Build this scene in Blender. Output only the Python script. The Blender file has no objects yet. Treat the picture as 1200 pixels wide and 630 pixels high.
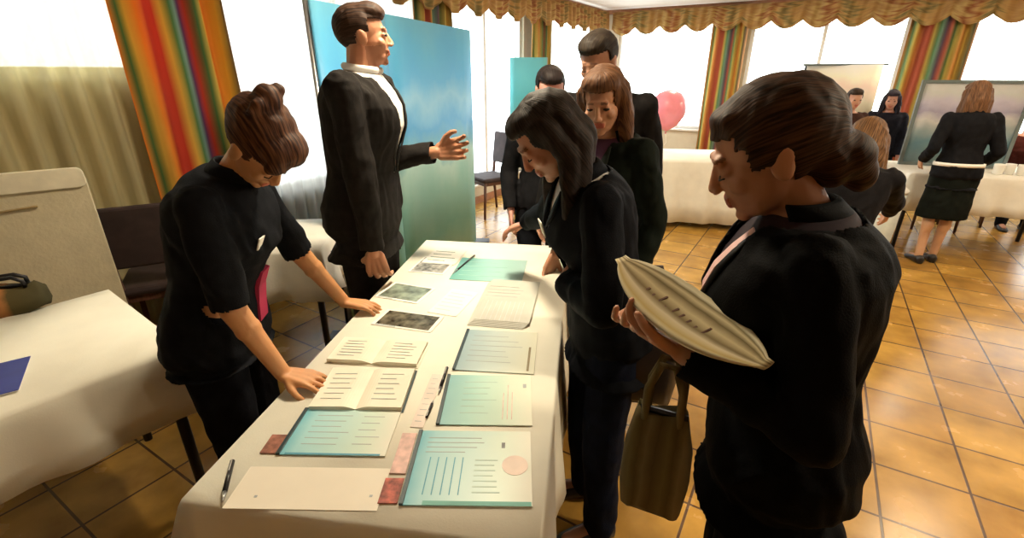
import bpy, bmesh, math, random
from mathutils import Vector, Matrix, noise
random.seed(7)
LAMP_W, SKY, EXPO, MAGW = 26, 7.0, 0.2, .070
C = bpy.context.scene.collection
PI = math.pi
V = Vector
# ---------------------------------------------------------------- camera
CAM_H, PITCH, FPX = 1.62, math.radians(22.2), 564.0
cam = bpy.data.cameras.new('camera'); camo = bpy.data.objects.new('camera', cam); C.objects.link(camo)
camo.location = (0, 0, CAM_H); camo.rotation_euler = (PI/2 - PITCH, 0, 0)
cam.sensor_width = 36; cam.lens = 36 * FPX / 1200; cam.clip_start = .05
bpy.context.scene.camera = camo
def ray(px, py):
    x = (px-600)/FPX; y = (315-py)/FPX
    return V((x, math.cos(PITCH)+y*math.sin(PITCH), -math.sin(PITCH)+y*math.cos(PITCH)))
def at(px, py, z):                       # the point at height z seen at a pixel of the photograph
    d = ray(px, py); return V((0, 0, CAM_H)) + d*((z-CAM_H)/d.z)
def atd(px, py, t):
    return V((0, 0, CAM_H)) + ray(px, py)*t
def proj(p):
    q = V(p) - V((0, 0, CAM_H)); d = q.y*math.cos(PITCH) - q.z*math.sin(PITCH)
    return (round(600+FPX*q.x/d), round(315-FPX*(q.y*math.sin(PITCH)+q.z*math.cos(PITCH))/d))
RA = math.radians(31.3)
def uv(u, v, z=0):                       # room axes: u along the back wall, v along the left wall
    return V((u*math.cos(RA)+v*math.sin(RA), -u*math.sin(RA)+v*math.cos(RA), z))
# ---------------------------------------------------------------- materials
def mat(name, col, rough=.6, metal=0, var=.12, scale=12, bump=0, bscale=60, stretch=(1,1,1), sheen=0, spec=.5, coat=0):
    m = bpy.data.materials.new(name); m.use_nodes = True; n = m.node_tree; b = n.nodes['Principled BSDF']
    b.inputs['Roughness'].default_value = rough; b.inputs['Metallic'].default_value = metal
    b.inputs['Specular IOR Level'].default_value = spec
    if sheen: b.inputs['Sheen Weight'].default_value = sheen
    if coat: b.inputs['Coat Weight'].default_value = coat
    tc = n.nodes.new('ShaderNodeTexCoord'); mp = n.nodes.new('ShaderNodeMapping'); mp.inputs['Scale'].default_value = stretch
    n.links.new(tc.outputs['Object'], mp.inputs['Vector'])
    nz = n.nodes.new('ShaderNodeTexNoise'); nz.inputs['Scale'].default_value = scale; nz.inputs['Detail'].default_value = 4
    n.links.new(mp.outputs[0], nz.inputs['Vector'])
    cr = n.nodes.new('ShaderNodeValToRGB')
    a = [max(0, c*(1-var)) for c in col[:3]]; c2 = [min(1, c*(1+var)) for c in col[:3]]
    cr.color_ramp.elements[0].position = .3; cr.color_ramp.elements[1].position = .7
    cr.color_ramp.elements[0].color = (*a, 1); cr.color_ramp.elements[1].color = (*c2, 1)
    n.links.new(nz.outputs['Fac'], cr.inputs[0]); n.links.new(cr.outputs[0], b.inputs['Base Color'])
    if bump:
        n2 = n.nodes.new('ShaderNodeTexNoise'); n2.inputs['Scale'].default_value = bscale; n2.inputs['Detail'].default_value = 3
        n.links.new(mp.outputs[0], n2.inputs['Vector'])
        bp = n.nodes.new('ShaderNodeBump'); bp.inputs['Strength'].default_value = bump; bp.inputs['Distance'].default_value = .01
        n.links.new(n2.outputs['Fac'], bp.inputs['Height']); n.links.new(bp.outputs[0], b.inputs['Normal'])
    return m
def ramp_mat(name, stops, uvmap=True, axis='X', rough=.8, noise_amt=0, noise_scale=6, const=False, trans=0, repeat=1):
    m = bpy.data.materials.new(name); m.use_nodes = True; n = m.node_tree; b = n.nodes['Principled BSDF']
    b.inputs['Roughness'].default_value = rough; b.inputs['Specular IOR Level'].default_value = .25
    tc = n.nodes.new('ShaderNodeTexCoord'); sp = n.nodes.new('ShaderNodeSeparateXYZ')
    n.links.new(tc.outputs['UV' if uvmap else 'Generated'], sp.inputs[0])
    src = sp.outputs[axis]
    if noise_amt:
        nz = n.nodes.new('ShaderNodeTexNoise'); nz.inputs['Scale'].default_value = noise_scale; nz.inputs['Detail'].default_value = 5
        n.links.new(tc.outputs['UV' if uvmap else 'Generated'], nz.inputs['Vector'])
        a = n.nodes.new('ShaderNodeMath'); a.operation = 'MULTIPLY_ADD'; a.inputs[1].default_value = noise_amt; 
        n.links.new(nz.outputs['Fac'], a.inputs[0]); n.links.new(src, a.inputs[2])
        s2 = n.nodes.new('ShaderNodeMath'); s2.operation = 'SUBTRACT'; s2.inputs[1].default_value = noise_amt/2
        n.links.new(a.outputs[0], s2.inputs[0]); src = s2.outputs[0]
    if repeat != 1:
        a = n.nodes.new('ShaderNodeMath'); a.operation = 'MULTIPLY'; a.inputs[1].default_value = repeat; n.links.new(src, a.inputs[0])
        f = n.nodes.new('ShaderNodeMath'); f.operation = 'FRACT'; n.links.new(a.outputs[0], f.inputs[0]); src = f.outputs[0]
    cr = n.nodes.new('ShaderNodeValToRGB'); n.links.new(src, cr.inputs[0])
    if const: cr.color_ramp.interpolation = 'CONSTANT'
    el = cr.color_ramp.elements
    el[0].position = stops[0][0]; el[0].color = (*stops[0][1], 1); el[1].position = stops[-1][0]; el[1].color = (*stops[-1][1], 1)
    for p, c in stops[1:-1]:
        e = el.new(p); e.color = (*c, 1)
    n.links.new(cr.outputs[0], b.inputs['Base Color'])
    if trans:
        t = n.nodes.new('ShaderNodeBsdfTranslucent'); mx = n.nodes.new('ShaderNodeMixShader'); mx.inputs[0].default_value = trans
        n.links.new(cr.outputs[0], t.inputs[0]); n.links.new(b.outputs[0], mx.inputs[1]); n.links.new(t.outputs[0], mx.inputs[2])
        n.links.new(mx.outputs[0], n.nodes['Material Output'].inputs[0])
    return m
def sheer_mat(name, col, alpha):
    m = bpy.data.materials.new(name); m.use_nodes = True; n = m.node_tree; b = n.nodes['Principled BSDF']
    tc = n.nodes.new('ShaderNodeTexCoord'); mp = n.nodes.new('ShaderNodeMapping'); mp.inputs['Scale'].default_value = (60, 3, 1)
    nz = n.nodes.new('ShaderNodeTexNoise'); nz.inputs['Scale'].default_value = 1
    n.links.new(tc.outputs['UV'], mp.inputs[0]); n.links.new(mp.outputs[0], nz.inputs['Vector'])
    cr = n.nodes.new('ShaderNodeValToRGB'); cr.color_ramp.elements[0].color = (*[c*.8 for c in col], 1); cr.color_ramp.elements[1].color = (*col, 1)
    cr.color_ramp.elements[0].position=.35; cr.color_ramp.elements[1].position=.65
    n.links.new(nz.outputs['Fac'], cr.inputs[0]); n.links.new(cr.outputs[0], b.inputs['Base Color']); b.inputs['Roughness'].default_value = .9
    t = n.nodes.new('ShaderNodeBsdfTranslucent'); n.links.new(cr.outputs[0], t.inputs[0])
    tr = n.nodes.new('ShaderNodeBsdfTransparent')
    m1 = n.nodes.new('ShaderNodeMixShader'); m1.inputs[0].default_value = .35
    m2 = n.nodes.new('ShaderNodeMixShader'); m2.inputs[0].default_value = alpha
    n.links.new(b.outputs[0], m1.inputs[1]); n.links.new(t.outputs[0], m1.inputs[2])
    n.links.new(m1.outputs[0], m2.inputs[1]); n.links.new(tr.outputs[0], m2.inputs[2]); n.links.new(m2.outputs[0], n.nodes['Material Output'].inputs[0])
    return m
def glass_mat():
    m = bpy.data.materials.new('window_glass'); m.use_nodes = True; n = m.node_tree
    g = n.nodes.new('ShaderNodeBsdfGlossy'); g.inputs['Roughness'].default_value = .02; t = n.nodes.new('ShaderNodeBsdfTransparent')
    t.inputs[0].default_value = (.96, .98, .98, 1)
    mx = n.nodes.new('ShaderNodeMixShader'); mx.inputs[0].default_value = .05
    n.links.new(t.outputs[0], mx.inputs[1]); n.links.new(g.outputs[0], mx.inputs[2]); n.links.new(mx.outputs[0], n.nodes['Material Output'].inputs[0])
    return m
def emit_mat(name, col, s):
    m = bpy.data.materials.new(name); m.use_nodes = True; n = m.node_tree; e = n.nodes.new('ShaderNodeEmission')
    e.inputs[0].default_value = (*col, 1); e.inputs[1].default_value = s; n.links.new(e.outputs[0], n.nodes['Material Output'].inputs[0]); return m
M = {}
def colmat(name, col, **k):
    if name not in M: M[name] = mat(name, col, **k)
    return M[name]
M['cloth'] = mat('tablecloth_linen', (.88, .86, .74), .85, var=.02, bump=.05, bscale=220)
M['cloth_far'] = mat('tablecloth_white', (.82, .80, .72), .85, var=.04, bump=.1, bscale=90)
M['wood'] = mat('table_wood', (.30, .17, .08), .5, var=.3, scale=6, stretch=(1, 12, 1))
M['darkmetal'] = mat('dark_metal', (.03, .03, .035), .4, .6)
M['blackseat'] = mat('chair_fabric', (.035, .02, .02), .8, var=.3)
M['brownwood'] = mat('chair_wood', (.09, .035, .02), .45, var=.4, stretch=(8, 8, 1))
M['white'] = mat('white_paper', (.88, .86, .80), .6, var=.02)
M['cream'] = mat('cream_paper', (.86, .82, .68), .6, var=.03)
M['greyline'] = mat('printed_ink', (.42, .46, .47), .6)
M['black'] = mat('black_plastic', (.015, .015, .018), .35)
M['steel'] = mat('brushed_steel', (.5, .5, .5), .3, .9)
M['wall'] = mat('wall_plaster', (.62, .55, .42), .9, var=.04, bump=.1)
M['ceil'] = mat('ceiling_plaster', (.85, .80, .76), .9, var=.02)
M['cornice'] = mat('cornice_wood', (.35, .16, .08), .5, var=.2)
M['frame'] = mat('window_frame_paint', (.80, .79, .76), .4, var=.02)
M['glass'] = glass_mat()
M['sheer'] = sheer_mat('net_curtain_fabric', (.80, .71, .42), .36)
M['sheer2'] = sheer_mat('net_curtain_fabric_light', (.84, .80, .74), .35)
R_, O_, Y_, G_, P_, B_ = (.62, .06, .03), (.85, .26, .03), (.85, .55, .10), (.10, .22, .07), (.16, .05, .14), (.12, .07, .03)
stripe = [(0, O_), (.07, G_), (.11, Y_), (.17, O_), (.25, R_), (.34, R_), (.40, Y_), (.46, G_), (.50, (.25, .38, .30)), (.56, P_), (.62, R_), (.68, G_), (.74, Y_), (.80, O_), (.88, (.85, .45, .05)), (.94, B_), (1, O_)]
M['curtain'] = ramp_mat('striped_drape_fabric', stripe, rough=.8, noise_amt=.02, trans=.3)
backlit_stripe = [(p, (c[0]*.55+.03, c[1]*.6+.05, c[2]*.6+.03)) for p, c in stripe]  # same stripes, darkened in the colour to look backlit
M['curtain_backlit'] = ramp_mat('striped_drape_fabric_backlit', backlit_stripe, rough=.8, noise_amt=.02, trans=.15)
M['valance'] = ramp_mat('valance_fabric', [(0, (.40, .22, .08)), (.2, (.55, .38, .14)), (.35, (.30, .10, .04)), (.5, (.55, .34, .12)), (.65, (.20, .16, .06)), (.8, (.50, .30, .10)), (1, (.40, .22, .08))], rough=.8, noise_amt=.1, trans=.2, repeat=14)
def tile_mat():
    m = bpy.data.materials.new('terracotta_tiles'); m.use_nodes = True; n = m.node_tree; b = n.nodes['Principled BSDF']
    tc = n.nodes.new('ShaderNodeTexCoord'); mp = n.nodes.new('ShaderNodeMapping')
    mp.inputs['Rotation'].default_value = (0, 0, RA)
    mp.inputs['Location'].default_value = (-.85+.33*10, -3.59+.33*20, 0)
    n.links.new(tc.outputs['Object'], mp.inputs[0])
    br = n.nodes.new('ShaderNodeTexBrick'); br.offset = 0; br.squash = 1
    br.inputs['Scale'].default_value = 1; br.inputs['Brick Width'].default_value = .33; br.inputs['Row Height'].default_value = .33
    br.inputs['Mortar Size'].default_value = .006; br.inputs['Mortar Smooth'].default_value = .3; br.inputs['Bias'].default_value = 0
    br.inputs['Color1'].default_value = (.50, .285, .058, 1); br.inputs['Color2'].default_value = (.37, .19, .038, 1); br.inputs['Mortar'].default_value = (.09, .045, .02, 1)
    n.links.new(mp.outputs[0], br.inputs[0])
    nz = n.nodes.new('ShaderNodeTexNoise'); nz.inputs['Scale'].default_value = 5; nz.inputs['Detail'].default_value = 6
    n.links.new(mp.outputs[0], nz.inputs['Vector'])
    cr = n.nodes.new('ShaderNodeValToRGB'); cr.color_ramp.elements[0].color = (.62, .6, .58, 1); cr.color_ramp.elements[1].color = (1.15, 1.15, 1.1, 1)
    cr.color_ramp.elements[0].position = .3; cr.color_ramp.elements[1].position = .7
    n.links.new(nz.outputs['Fac'], cr.inputs[0])
    mx = n.nodes.new('ShaderNodeMix'); mx.data_type = 'RGBA'; mx.blend_type = 'MULTIPLY'; mx.inputs[0].default_value = 1
    n.links.new(br.outputs['Color'], mx.inputs[6]); n.links.new(cr.outputs[0], mx.inputs[7]); n.links.new(mx.outputs[2], b.inputs['Base Color'])
    rr = n.nodes.new('ShaderNodeMapRange'); rr.inputs[3].default_value = .16; rr.inputs[4].default_value = .34
    n.links.new(nz.outputs['Fac'], rr.inputs[0]); n.links.new(rr.outputs[0], b.inputs['Roughness'])
    bp = n.nodes.new('ShaderNodeBump'); bp.inputs['Strength'].default_value = .25; bp.inputs['Distance'].default_value = .004; bp.invert = True
    n.links.new(br.outputs['Fac'], bp.inputs['Height']); n.links.new(bp.outputs[0], b.inputs['Normal'])
    return m
M['tiles'] = tile_mat()
def skin_mat(name, col):
    m = mat(name, col, .5, var=.10, scale=9, bump=.05, bscale=200)
    b = m.node_tree.nodes['Principled BSDF']; b.inputs['Subsurface Weight'].default_value = .12; b.inputs['Subsurface Radius'].default_value = (.02, .008, .004); b.inputs['Subsurface Scale'].default_value = .5
    return m
def hair_mat(name, col, hi):
    m = bpy.data.materials.new(name); m.use_nodes = True; n = m.node_tree; b = n.nodes['Principled BSDF']; b.inputs['Roughness'].default_value = .6; b.inputs['Specular IOR Level'].default_value = .18
    tc = n.nodes.new('ShaderNodeTexCoord'); mp = n.nodes.new('ShaderNodeMapping'); mp.inputs['Scale'].default_value = (90, 14, 14)
    n.links.new(tc.outputs['UV'], mp.inputs[0]); nz = n.nodes.new('ShaderNodeTexNoise'); nz.inputs['Scale'].default_value = 1; nz.inputs['Detail'].default_value = 3
    n.links.new(mp.outputs[0], nz.inputs['Vector']); cr = n.nodes.new('ShaderNodeValToRGB')
    cr.color_ramp.elements[0].position = .38; cr.color_ramp.elements[1].position = .68
    cr.color_ramp.elements[0].color = (*col, 1); cr.color_ramp.elements[1].color = (*hi, 1)
    n.links.new(nz.outputs['Fac'], cr.inputs[0]); n.links.new(cr.outputs[0], b.inputs['Base Color'])
    bp = n.nodes.new('ShaderNodeBump'); bp.inputs['Strength'].default_value = .5; bp.inputs['Distance'].default_value = .003
    n.links.new(nz.outputs['Fac'], bp.inputs['Height']); n.links.new(bp.outputs[0], b.inputs['Normal'])
    return m
# ---------------------------------------------------------------- mesh helpers
def obj(name, bm, material, parent=None, smooth=False, bevel=0):
    me = bpy.data.meshes.new(name); bmesh.ops.recalc_face_normals(bm, faces=bm.faces); bm.to_mesh(me); bm.free()
    o = bpy.data.objects.new(name, me); C.objects.link(o); o.parent = parent
    for m_ in (material if isinstance(material, (list, tuple)) else [material]): me.materials.append(m_)
    if smooth: me.polygons.foreach_set('use_smooth', [True]*len(me.polygons))
    if bevel:
        b = o.modifiers.new('bevel', 'BEVEL'); b.width = bevel; b.segments = 2; b.limit_method = 'ANGLE'
    return o
def tag(o, label, cat, group=None, kind=None):
    o['label'] = label; o['category'] = cat
    if group: o['group'] = group
    if kind: o['kind'] = kind
    return o
def thing(name, label, cat, loc=(0, 0, 0), rz=0, group=None):
    o = bpy.data.objects.new(name, None); C.objects.link(o); o.location = loc; o.rotation_euler = (0, 0, rz); o.empty_display_size = .1
    return tag(o, label, cat, group)
def dup(root, loc, rz, label, group=None):
    r = root.copy(); C.objects.link(r); r.location = loc; r.rotation_euler = (0, 0, rz); r['label'] = label
    if group: r['group'] = group
    for ch in list(root.children):
        c = ch.copy(); C.objects.link(c); c.parent = r
        for g in ch.children:
            d = g.copy(); C.objects.link(d); d.parent = c
    return r
def box(bm, c, s, rz=0, R=None):
    c = V(c); Mx = (R.to_4x4() if R else Matrix.Rotation(rz, 4, 'Z'))
    bmesh.ops.create_cube(bm, size=1, matrix=Matrix.Translation(c) @ Mx @ Matrix.Diagonal((*s, 1)))
def bxo(name, c, s, m, parent=None, rz=0, bevel=.004):
    bm = bmesh.new(); box(bm, c, s, rz); return obj(name, bm, m, parent, bevel=bevel)
def tube(bm, pts, r, seg=10):
    pts = [V(p) for p in pts]; rs = r if isinstance(r, (list, tuple)) else [r]*len(pts)
    rings = []
    n = None
    for i, p in enumerate(pts):
        d = (pts[min(i+1, len(pts)-1)] - pts[max(i-1, 0)]).normalized()
        if n is None: n = d.orthogonal().normalized()
        else:
            n = (n - d*n.dot(d)); n = n.normalized() if n.length > 1e-5 else d.orthogonal().normalized()
        b = d.cross(n)
        rings.append([bm.verts.new(p + (n*math.cos(2*PI*k/seg) + b*math.sin(2*PI*k/seg))*rs[i]) for k in range(seg)])
    for i in range(len(rings)-1):
        for k in range(seg): bm.faces.new((rings[i][k], rings[i][(k+1) % seg], rings[i+1][(k+1) % seg], rings[i+1][k]))
    bm.faces.new(rings[0][::-1]); bm.faces.new(rings[-1])
def loft(bm, rings, close=True):
    vr = [[bm.verts.new(p) for p in r] for r in rings]; n = len(vr[0])
    for i in range(len(vr)-1):
        for k in range(n): bm.faces.new((vr[i][k], vr[i][(k+1) % n], vr[i+1][(k+1) % n], vr[i+1][k]))
    if close: bm.faces.new(vr[0][::-1]); bm.faces.new(vr[-1])
def ell(bm, c, r, R=None, sub=2):
    bmesh.ops.create_icosphere(bm, subdivisions=sub, radius=1, matrix=Matrix.Translation(V(c)) @ (R.to_4x4() if R else Matrix()) @ Matrix.Diagonal((*r, 1)))
def cap(bm, a, b, r1, r2):
    a, b = V(a), V(b); ell(bm, a, (r1,)*3); ell(bm, b, (r2,)*3)
    if (b-a).length > 1e-4: tube(bm, [a, b], [r1, r2], 14)
def lathe(bm, prof, c=(0, 0, 0), seg=20):
    rings = [[V(c)+V((r*math.cos(2*PI*k/seg), r*math.sin(2*PI*k/seg), z)) for k in range(seg)] for r, z in prof]; loft(bm, rings)
def wave_sheet(name, origin, du, width, z0, z1, nfold, amp, m, parent=None, thick=.0, nz=10, bottom=None, pinch=None):
    """hanging cloth: runs along du from origin, folds along the horizontal normal"""
    du = V(du).normalized(); nn = V((-du.y, du.x, 0)); N = nfold*8; bm = bmesh.new(); L = bm.loops.layers.uv.new('UVMap'); g = []
    for i in range(N+1):
        s = i/N; row = []
        for j in range(nz+1):
            t = j/nz; zz = z0 + (z1-z0)*t
            if bottom: zz = max(zz, z0 + bottom(s)) if t < 1 else zz
            if bottom: zz = z1 + (z0+bottom(s)-z1)*(1-t)
            a = amp*(1+.3*math.sin(7*s+2*t)); off = a*math.sin(2*PI*nfold*s + .8*math.sin(3*t+5*s))
            ss = s
            if pinch: ss = .5+(s-.5)*pinch(t)
            row.append(bm.verts.new(V(origin)+du*(ss*width)+nn*off+V((0, 0, zz))))
        g.append(row)
    for i in range(N):
        for j in range(nz):
            f = bm.faces.new((g[i][j], g[i+1][j], g[i+1][j+1], g[i][j+1]))
            for l, (a, b) in zip(f.loops, ((i, j), (i+1, j), (i+1, j+1), (i, j+1))): l[L].uv = (a/N, b/nz)
    o = obj(name, bm, m, parent, smooth=True)
    if thick: s = o.modifiers.new('solid', 'SOLIDIFY'); s.thickness = thick
    return o
# ---------------------------------------------------------------- remeshed organic surfaces
def fuse(name, bm, vox, smooth, m, parent=None, disp=0, dscale=.1, cut=None, solid=0, mats=None, hairuv=None, iters=None):
    me = bpy.data.meshes.new(name+'_raw'); bm.to_mesh(me); bm.free()
    o = bpy.data.objects.new(name+'_raw', me); C.objects.link(o)
    md = o.modifiers.new('r', 'REMESH'); md.mode = 'VOXEL'; md.voxel_size = vox
    sm = o.modifiers.new('s', 'SMOOTH'); sm.factor = .5; sm.iterations = smooth
    dg = bpy.context.evaluated_depsgraph_get(); dg.update()
    me2 = bpy.data.meshes.new_from_object(o.evaluated_get(dg)); me2.name = name
    bpy.data.objects.remove(o); bpy.data.meshes.remove(me)
    b2 = bmesh.new(); b2.from_mesh(me2)
    if disp:
        b2.normal_update()
        for v in b2.verts:
            p = v.co/dscale
            q = V((p.x+1.5*noise.noise(p*.5), p.y, p.z*.55))
            f = noise.noise(q) + .5*noise.noise(q*2.3)
            v.co += v.normal*disp*f
    if cut:
        dead = [f for f in b2.faces if cut(f.calc_center_median())]
        bmesh.ops.delete(b2, geom=dead, context='FACES')
    if hairuv:
        L = b2.loops.layers.uv.new('UVMap')
        for f in b2.faces:
            us = [hairuv(l.vert.co) for l in f.loops]
            for l, u in zip(f.loops, us): l[L].uv = u
    b2.to_mesh(me2); b2.free()
    me2.materials.clear(); me2.materials.append(m)
    if mats:
        for mm, _ in mats: me2.materials.append(mm)
        for p in me2.polygons:
            for k, (_, fn) in enumerate(mats):
                if fn(p.center): p.material_index = k+1
    me2.polygons.foreach_set('use_smooth', [True]*len(me2.polygons))
    o = bpy.data.objects.new(name, me2); C.objects.link(o); o.parent = parent
    if solid: s = o.modifiers.new('solid', 'SOLIDIFY'); s.thickness = solid; s.offset = -1
    return o
# ---------------------------------------------------------------- people
def person(label, loc, az, H=1.66, lean=0, head=(0, 0, 0), male=False, R=None, L=None, skin=(.50, .27, .16), hair=('short', (.02, .012, .008), (.06, .035, .02)),
           top=(.010, .010, .012), topname='jacket', shirt=(.7, .68, .66), vopen=.16, sleeve=1.0, bottom='trousers', bottomcol=(.010, .011, .015), vox=.006,
           feet=None, shoe=(.012, .01, .01), lids=True, sit=False, neckf=0, beard=False, group=None, twist=0, bulk=1.0, footlift=0, hicollar=False, hsc=1.0, neckang=0):
    k = H/1.70; rz = -math.radians(az); root = thing('person', label, 'person', (loc[0], loc[1], 0), rz, group)
    IM = (Matrix.Translation((loc[0], loc[1], 0)) @ Matrix.Rotation(rz, 4, 'Z')).inverted()
    WL = lambda p: IM @ V(p)
    WD = lambda d: (IM.to_3x3() @ V(d)).normalized()
    near = vox < .008
    PZ = (.53*H if not sit else .52)
    ln = math.radians(lean)
    # spine, integrated from the pelvis up
    def ang(s): return ln*min(1.3, max(0, .45+s*2.0)) if s > 0 else ln*.3
    tab = []; p = V((0, 0, PZ)); ds = .01
    for i in range(61):
        tab.append(p.copy()); a = ang(i*ds); p = p + V((0, math.sin(a), math.cos(a)))*ds*k
    tw = math.radians(twist)
    def spine(s):
        if s <= 0: return V((0, 0, PZ+s*k)), V((1, 0, 0)), V((0, 1, 0)), V((0, 0, 1))
        i = min(59, int(s/ds)); f = s/ds-i; a = ang(s); q = tab[i].lerp(tab[min(60, i+1)], f)
        up = V((0, math.sin(a), math.cos(a))); fw = V((0, math.cos(a), -math.sin(a))); x = V((1, 0, 0))
        Rt = Matrix.Rotation(tw*min(1, s/.4), 3, up); return q, Rt @ x, Rt @ fw, up
    sw = 1.12 if male else 1.0
    prof = [(-.11, .13, .085, 0), (-.05, .168, .112, -.01), (.02, .165, .112, -.01), (.10, .138, .097, 0), (.17, .122, .090, .004), (.25, .132, .100, .008), (.33, .148, .120 if not male else .112, .016),
            (.40, .160, .110, .006), (.445, .158, .088, 0), (.475, .118, .070, -.005), (.50, .068, .055, -.005)]
    if male: prof = [(a, b*(1.02 if a < .2 else 1.13)+(.012 if .08 < a < .3 else 0), c*1.06, d) for a, b, c, d in prof]
    def rings(infl, s0=-.2, s1=.6, ext=None, n=24):
        out = []
        pr = [q for q in prof if s0 <= q[0] <= s1]
        if ext: pr = ext + pr
        for s, w, d, sh in pr:
            c, x, fw, up = spine(s); c = c + fw*sh*k
            out.append([c + x*math.copysign(abs(math.cos(t))**.85, math.cos(t))*(w*bulk*k+infl) + fw*math.copysign(abs(math.sin(t))**.85, math.sin(t))*(d*bulk*k+infl) for t in [2*PI*j/n for j in range(n)]])
        return out
    nb, nx, nf, nu = spine(.495)
    hp, hy, hr = [math.radians(a) for a in head]
    HR = Matrix.Rotation(-hy, 3, 'Z') @ Matrix.Rotation(-hp, 3, 'X') @ Matrix.Rotation(hr, 3, 'Y')
    hX, hF, hU = HR @ V((1, 0, 0)), HR @ V((0, 1, 0)), HR @ V((0, 0, 1))
    na = ang(.5)*.8 + hp*.25 + math.radians(neckang); nd = V((0, math.sin(na), math.cos(na)))
    hs = k*(.97 if male else 1.0)*hsc
    hc = nb + nd*(.065+neckf)*k + hU*.085*hs + hF*.022*hs
    HP = lambda x, y, z: hc + (hX*x + hF*y + hU*z)*hs
    def hloc(p):
        q = (p-hc)/hs; return V((q.dot(hX), q.dot(hF), q.dot(hU)))
    def hell(bm, c, r, sub=2): ell(bm, HP(*c), [a*hs for a in r], HR, sub)
    # arms
    sh = {}
    sc, sx, sf, su = spine(.44)
    shw = (.19 if male else .162)
    sh['R'] = sc + sx*shw*k; sh['L'] = sc - sx*shw*k
    arms = {}
    for side, spec in (('R', R), ('L', L)):
        sg = 1 if side == 'R' else -1; S = sh[side]; l1, l2 = .285*k, .25*k
        spec = spec or {}
        if 'w' in spec: W = WL(spec['w'])
        elif 'l' in spec: W = V(spec['l'])
        else: W = S + V((sg*.06, .06, -.50))*k
        dv = W-S; d = dv.length
        if d > (l1+l2)*.995:
            f = d/((l1+l2)*.995); f = min(f, 1.12); l1 *= f; l2 *= f
            if d > (l1+l2)*.995: W = S + dv.normalized()*(l1+l2)*.995; dv = W-S; d = dv.length
        a = (l1*l1-l2*l2+d*d)/(2*d); h = math.sqrt(max(0, l1*l1-a*a)); pole = WD(spec['pole']) if 'pole' in spec else V((sg*.3, -1, -.3)).normalized()
        pn = pole - dv.normalized()*pole.dot(dv.normalized()); pn.normalize()
        E = S + dv.normalized()*a + pn*h
        D = WD(spec['D']) if 'D' in spec else (W-E).normalized()
        N = WD(spec['N']) if 'N' in spec else V((-sg, 0, 0))
        N = (N - D*N.dot(D)).normalized()
        arms[side] = (S, E, W, D, N, spec.get('curl', 18), sg, spec.get('T'))
        print('   ', label[:28], side, 'wrist px', proj(IM.inverted() @ W), 'elbow', proj(IM.inverted() @ E))
    print('PERSON', label[:40], 'head px', proj(IM.inverted() @ hc), [round(v, 2) for v in IM.inverted() @ hc], 'pelvis', proj(IM.inverted() @ V((0, 0, PZ))), 'nose', proj(IM.inverted() @ HP(0, .11, -.02)))
    # legs
    hipj = {1: V((.088*k, 0, PZ-.03*k)), -1: V((-.088*k, 0, PZ-.03*k))}
    ft = feet or {1: (.10, .0), -1: (-.10, .0)}
    legs = {}
    for sg in (1, -1):
        A = V((ft[sg][0], ft[sg][1], .075+footlift))
        if sit: K = V((sg*.11, .42*k, PZ)); A = V((sg*.11, .42*k, .08))
        else:
            mid = (hipj[sg]+A)/2; K = mid + V((0, .015+abs(ft[sg][1])*.12, .01))
        legs[sg] = (hipj[sg], K, A, V((ft[sg][2] if len(ft[sg]) > 2 else sg*.15, 1, 0)).normalized())
    # --- body
    bm = bmesh.new(); loft(bm, rings(0))
    for side, (S, E, W, D, N, curl, sg, T) in arms.items():
        cap(bm, S, E, (.050 if male else .044)*k, .036*k); cap(bm, E, W, .037*k, .024*k)
        mid = E.lerp(W, .3); ell(bm, mid, (.038*k,)*3)
        Sd = D.cross(N) if sg < 0 else N.cross(D)       # towards the thumb
        if T is not None:
            t2 = WD(T); Sd = (t2 - D*t2.dot(D)); Sd = (Sd - N*Sd.dot(N)).normalized()
        hk = k*(1.05 if male else .97)
        kn = [.033, .0112, -.0112, -.032]; ln4 = [.068, .076, .071, .055]
        for i in range(4):
            base = W + (D*.012 + Sd*kn[i]*.6)*hk; Kp = W + (D*(.086-.004*abs(i-1)) + Sd*kn[i])*hk
            cap(bm, base, Kp, .0145*hk, .0115*hk)
            if near or True:
                dirv = (D + Sd*kn[i]*4.2).normalized(); q = Kp; c = math.radians(curl*.7)
                ax = dirv.cross(N)
                for j, fr in enumerate((.45, .30, .25)):
                    dirv = Matrix.Rotation(c, 3, ax) @ dirv; c = math.radians(curl)*(1.15 if j == 0 else .8)
                    q2 = q + dirv*ln4[i]*fr*hk; cap(bm, q, q2, (.0092-.0007*j)*hk, (.0087-.0007*j)*hk); q = q2
        q = W + (D*.022 + Sd*.020)*hk; dt = (D*.62 + Sd*.70 + N*.30).normalized(); q2 = q + dt*.042*hk; cap(bm, q, q2, .0145*hk, .0115*hk)
        dt = (D*.85 + Sd*.35 + N*.42).normalized(); q3 = q2 + dt*.030*hk; cap(bm, q2, q3, .0108*hk, .0098*hk); dt = (D*.9 + N*.5).normalized(); cap(bm, q3, q3+dt*.022*hk, .0096*hk, .0080*hk)
        if spec is not None: pass
    for sg, (Hj, K, A, fd) in legs.items():
        cap(bm, Hj, K, .082*k, .052*k); cap(bm, K, A, .050*k, .034*k); ell(bm, K.lerp(A, .28)+V((0, -.012, 0)), (.05*k, .052*k, .09*k))
        cap(bm, A+V((0, 0, -.03)), A+fd*.13*k+V((0, 0, -.045)), .034*k, .024*k)
    cap(bm, nb-nd*.03*k, hc-hU*.03*hs-hF*.012*hs, (.056 if male else .046)*k, (.056 if male else .047)*k)
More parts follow.
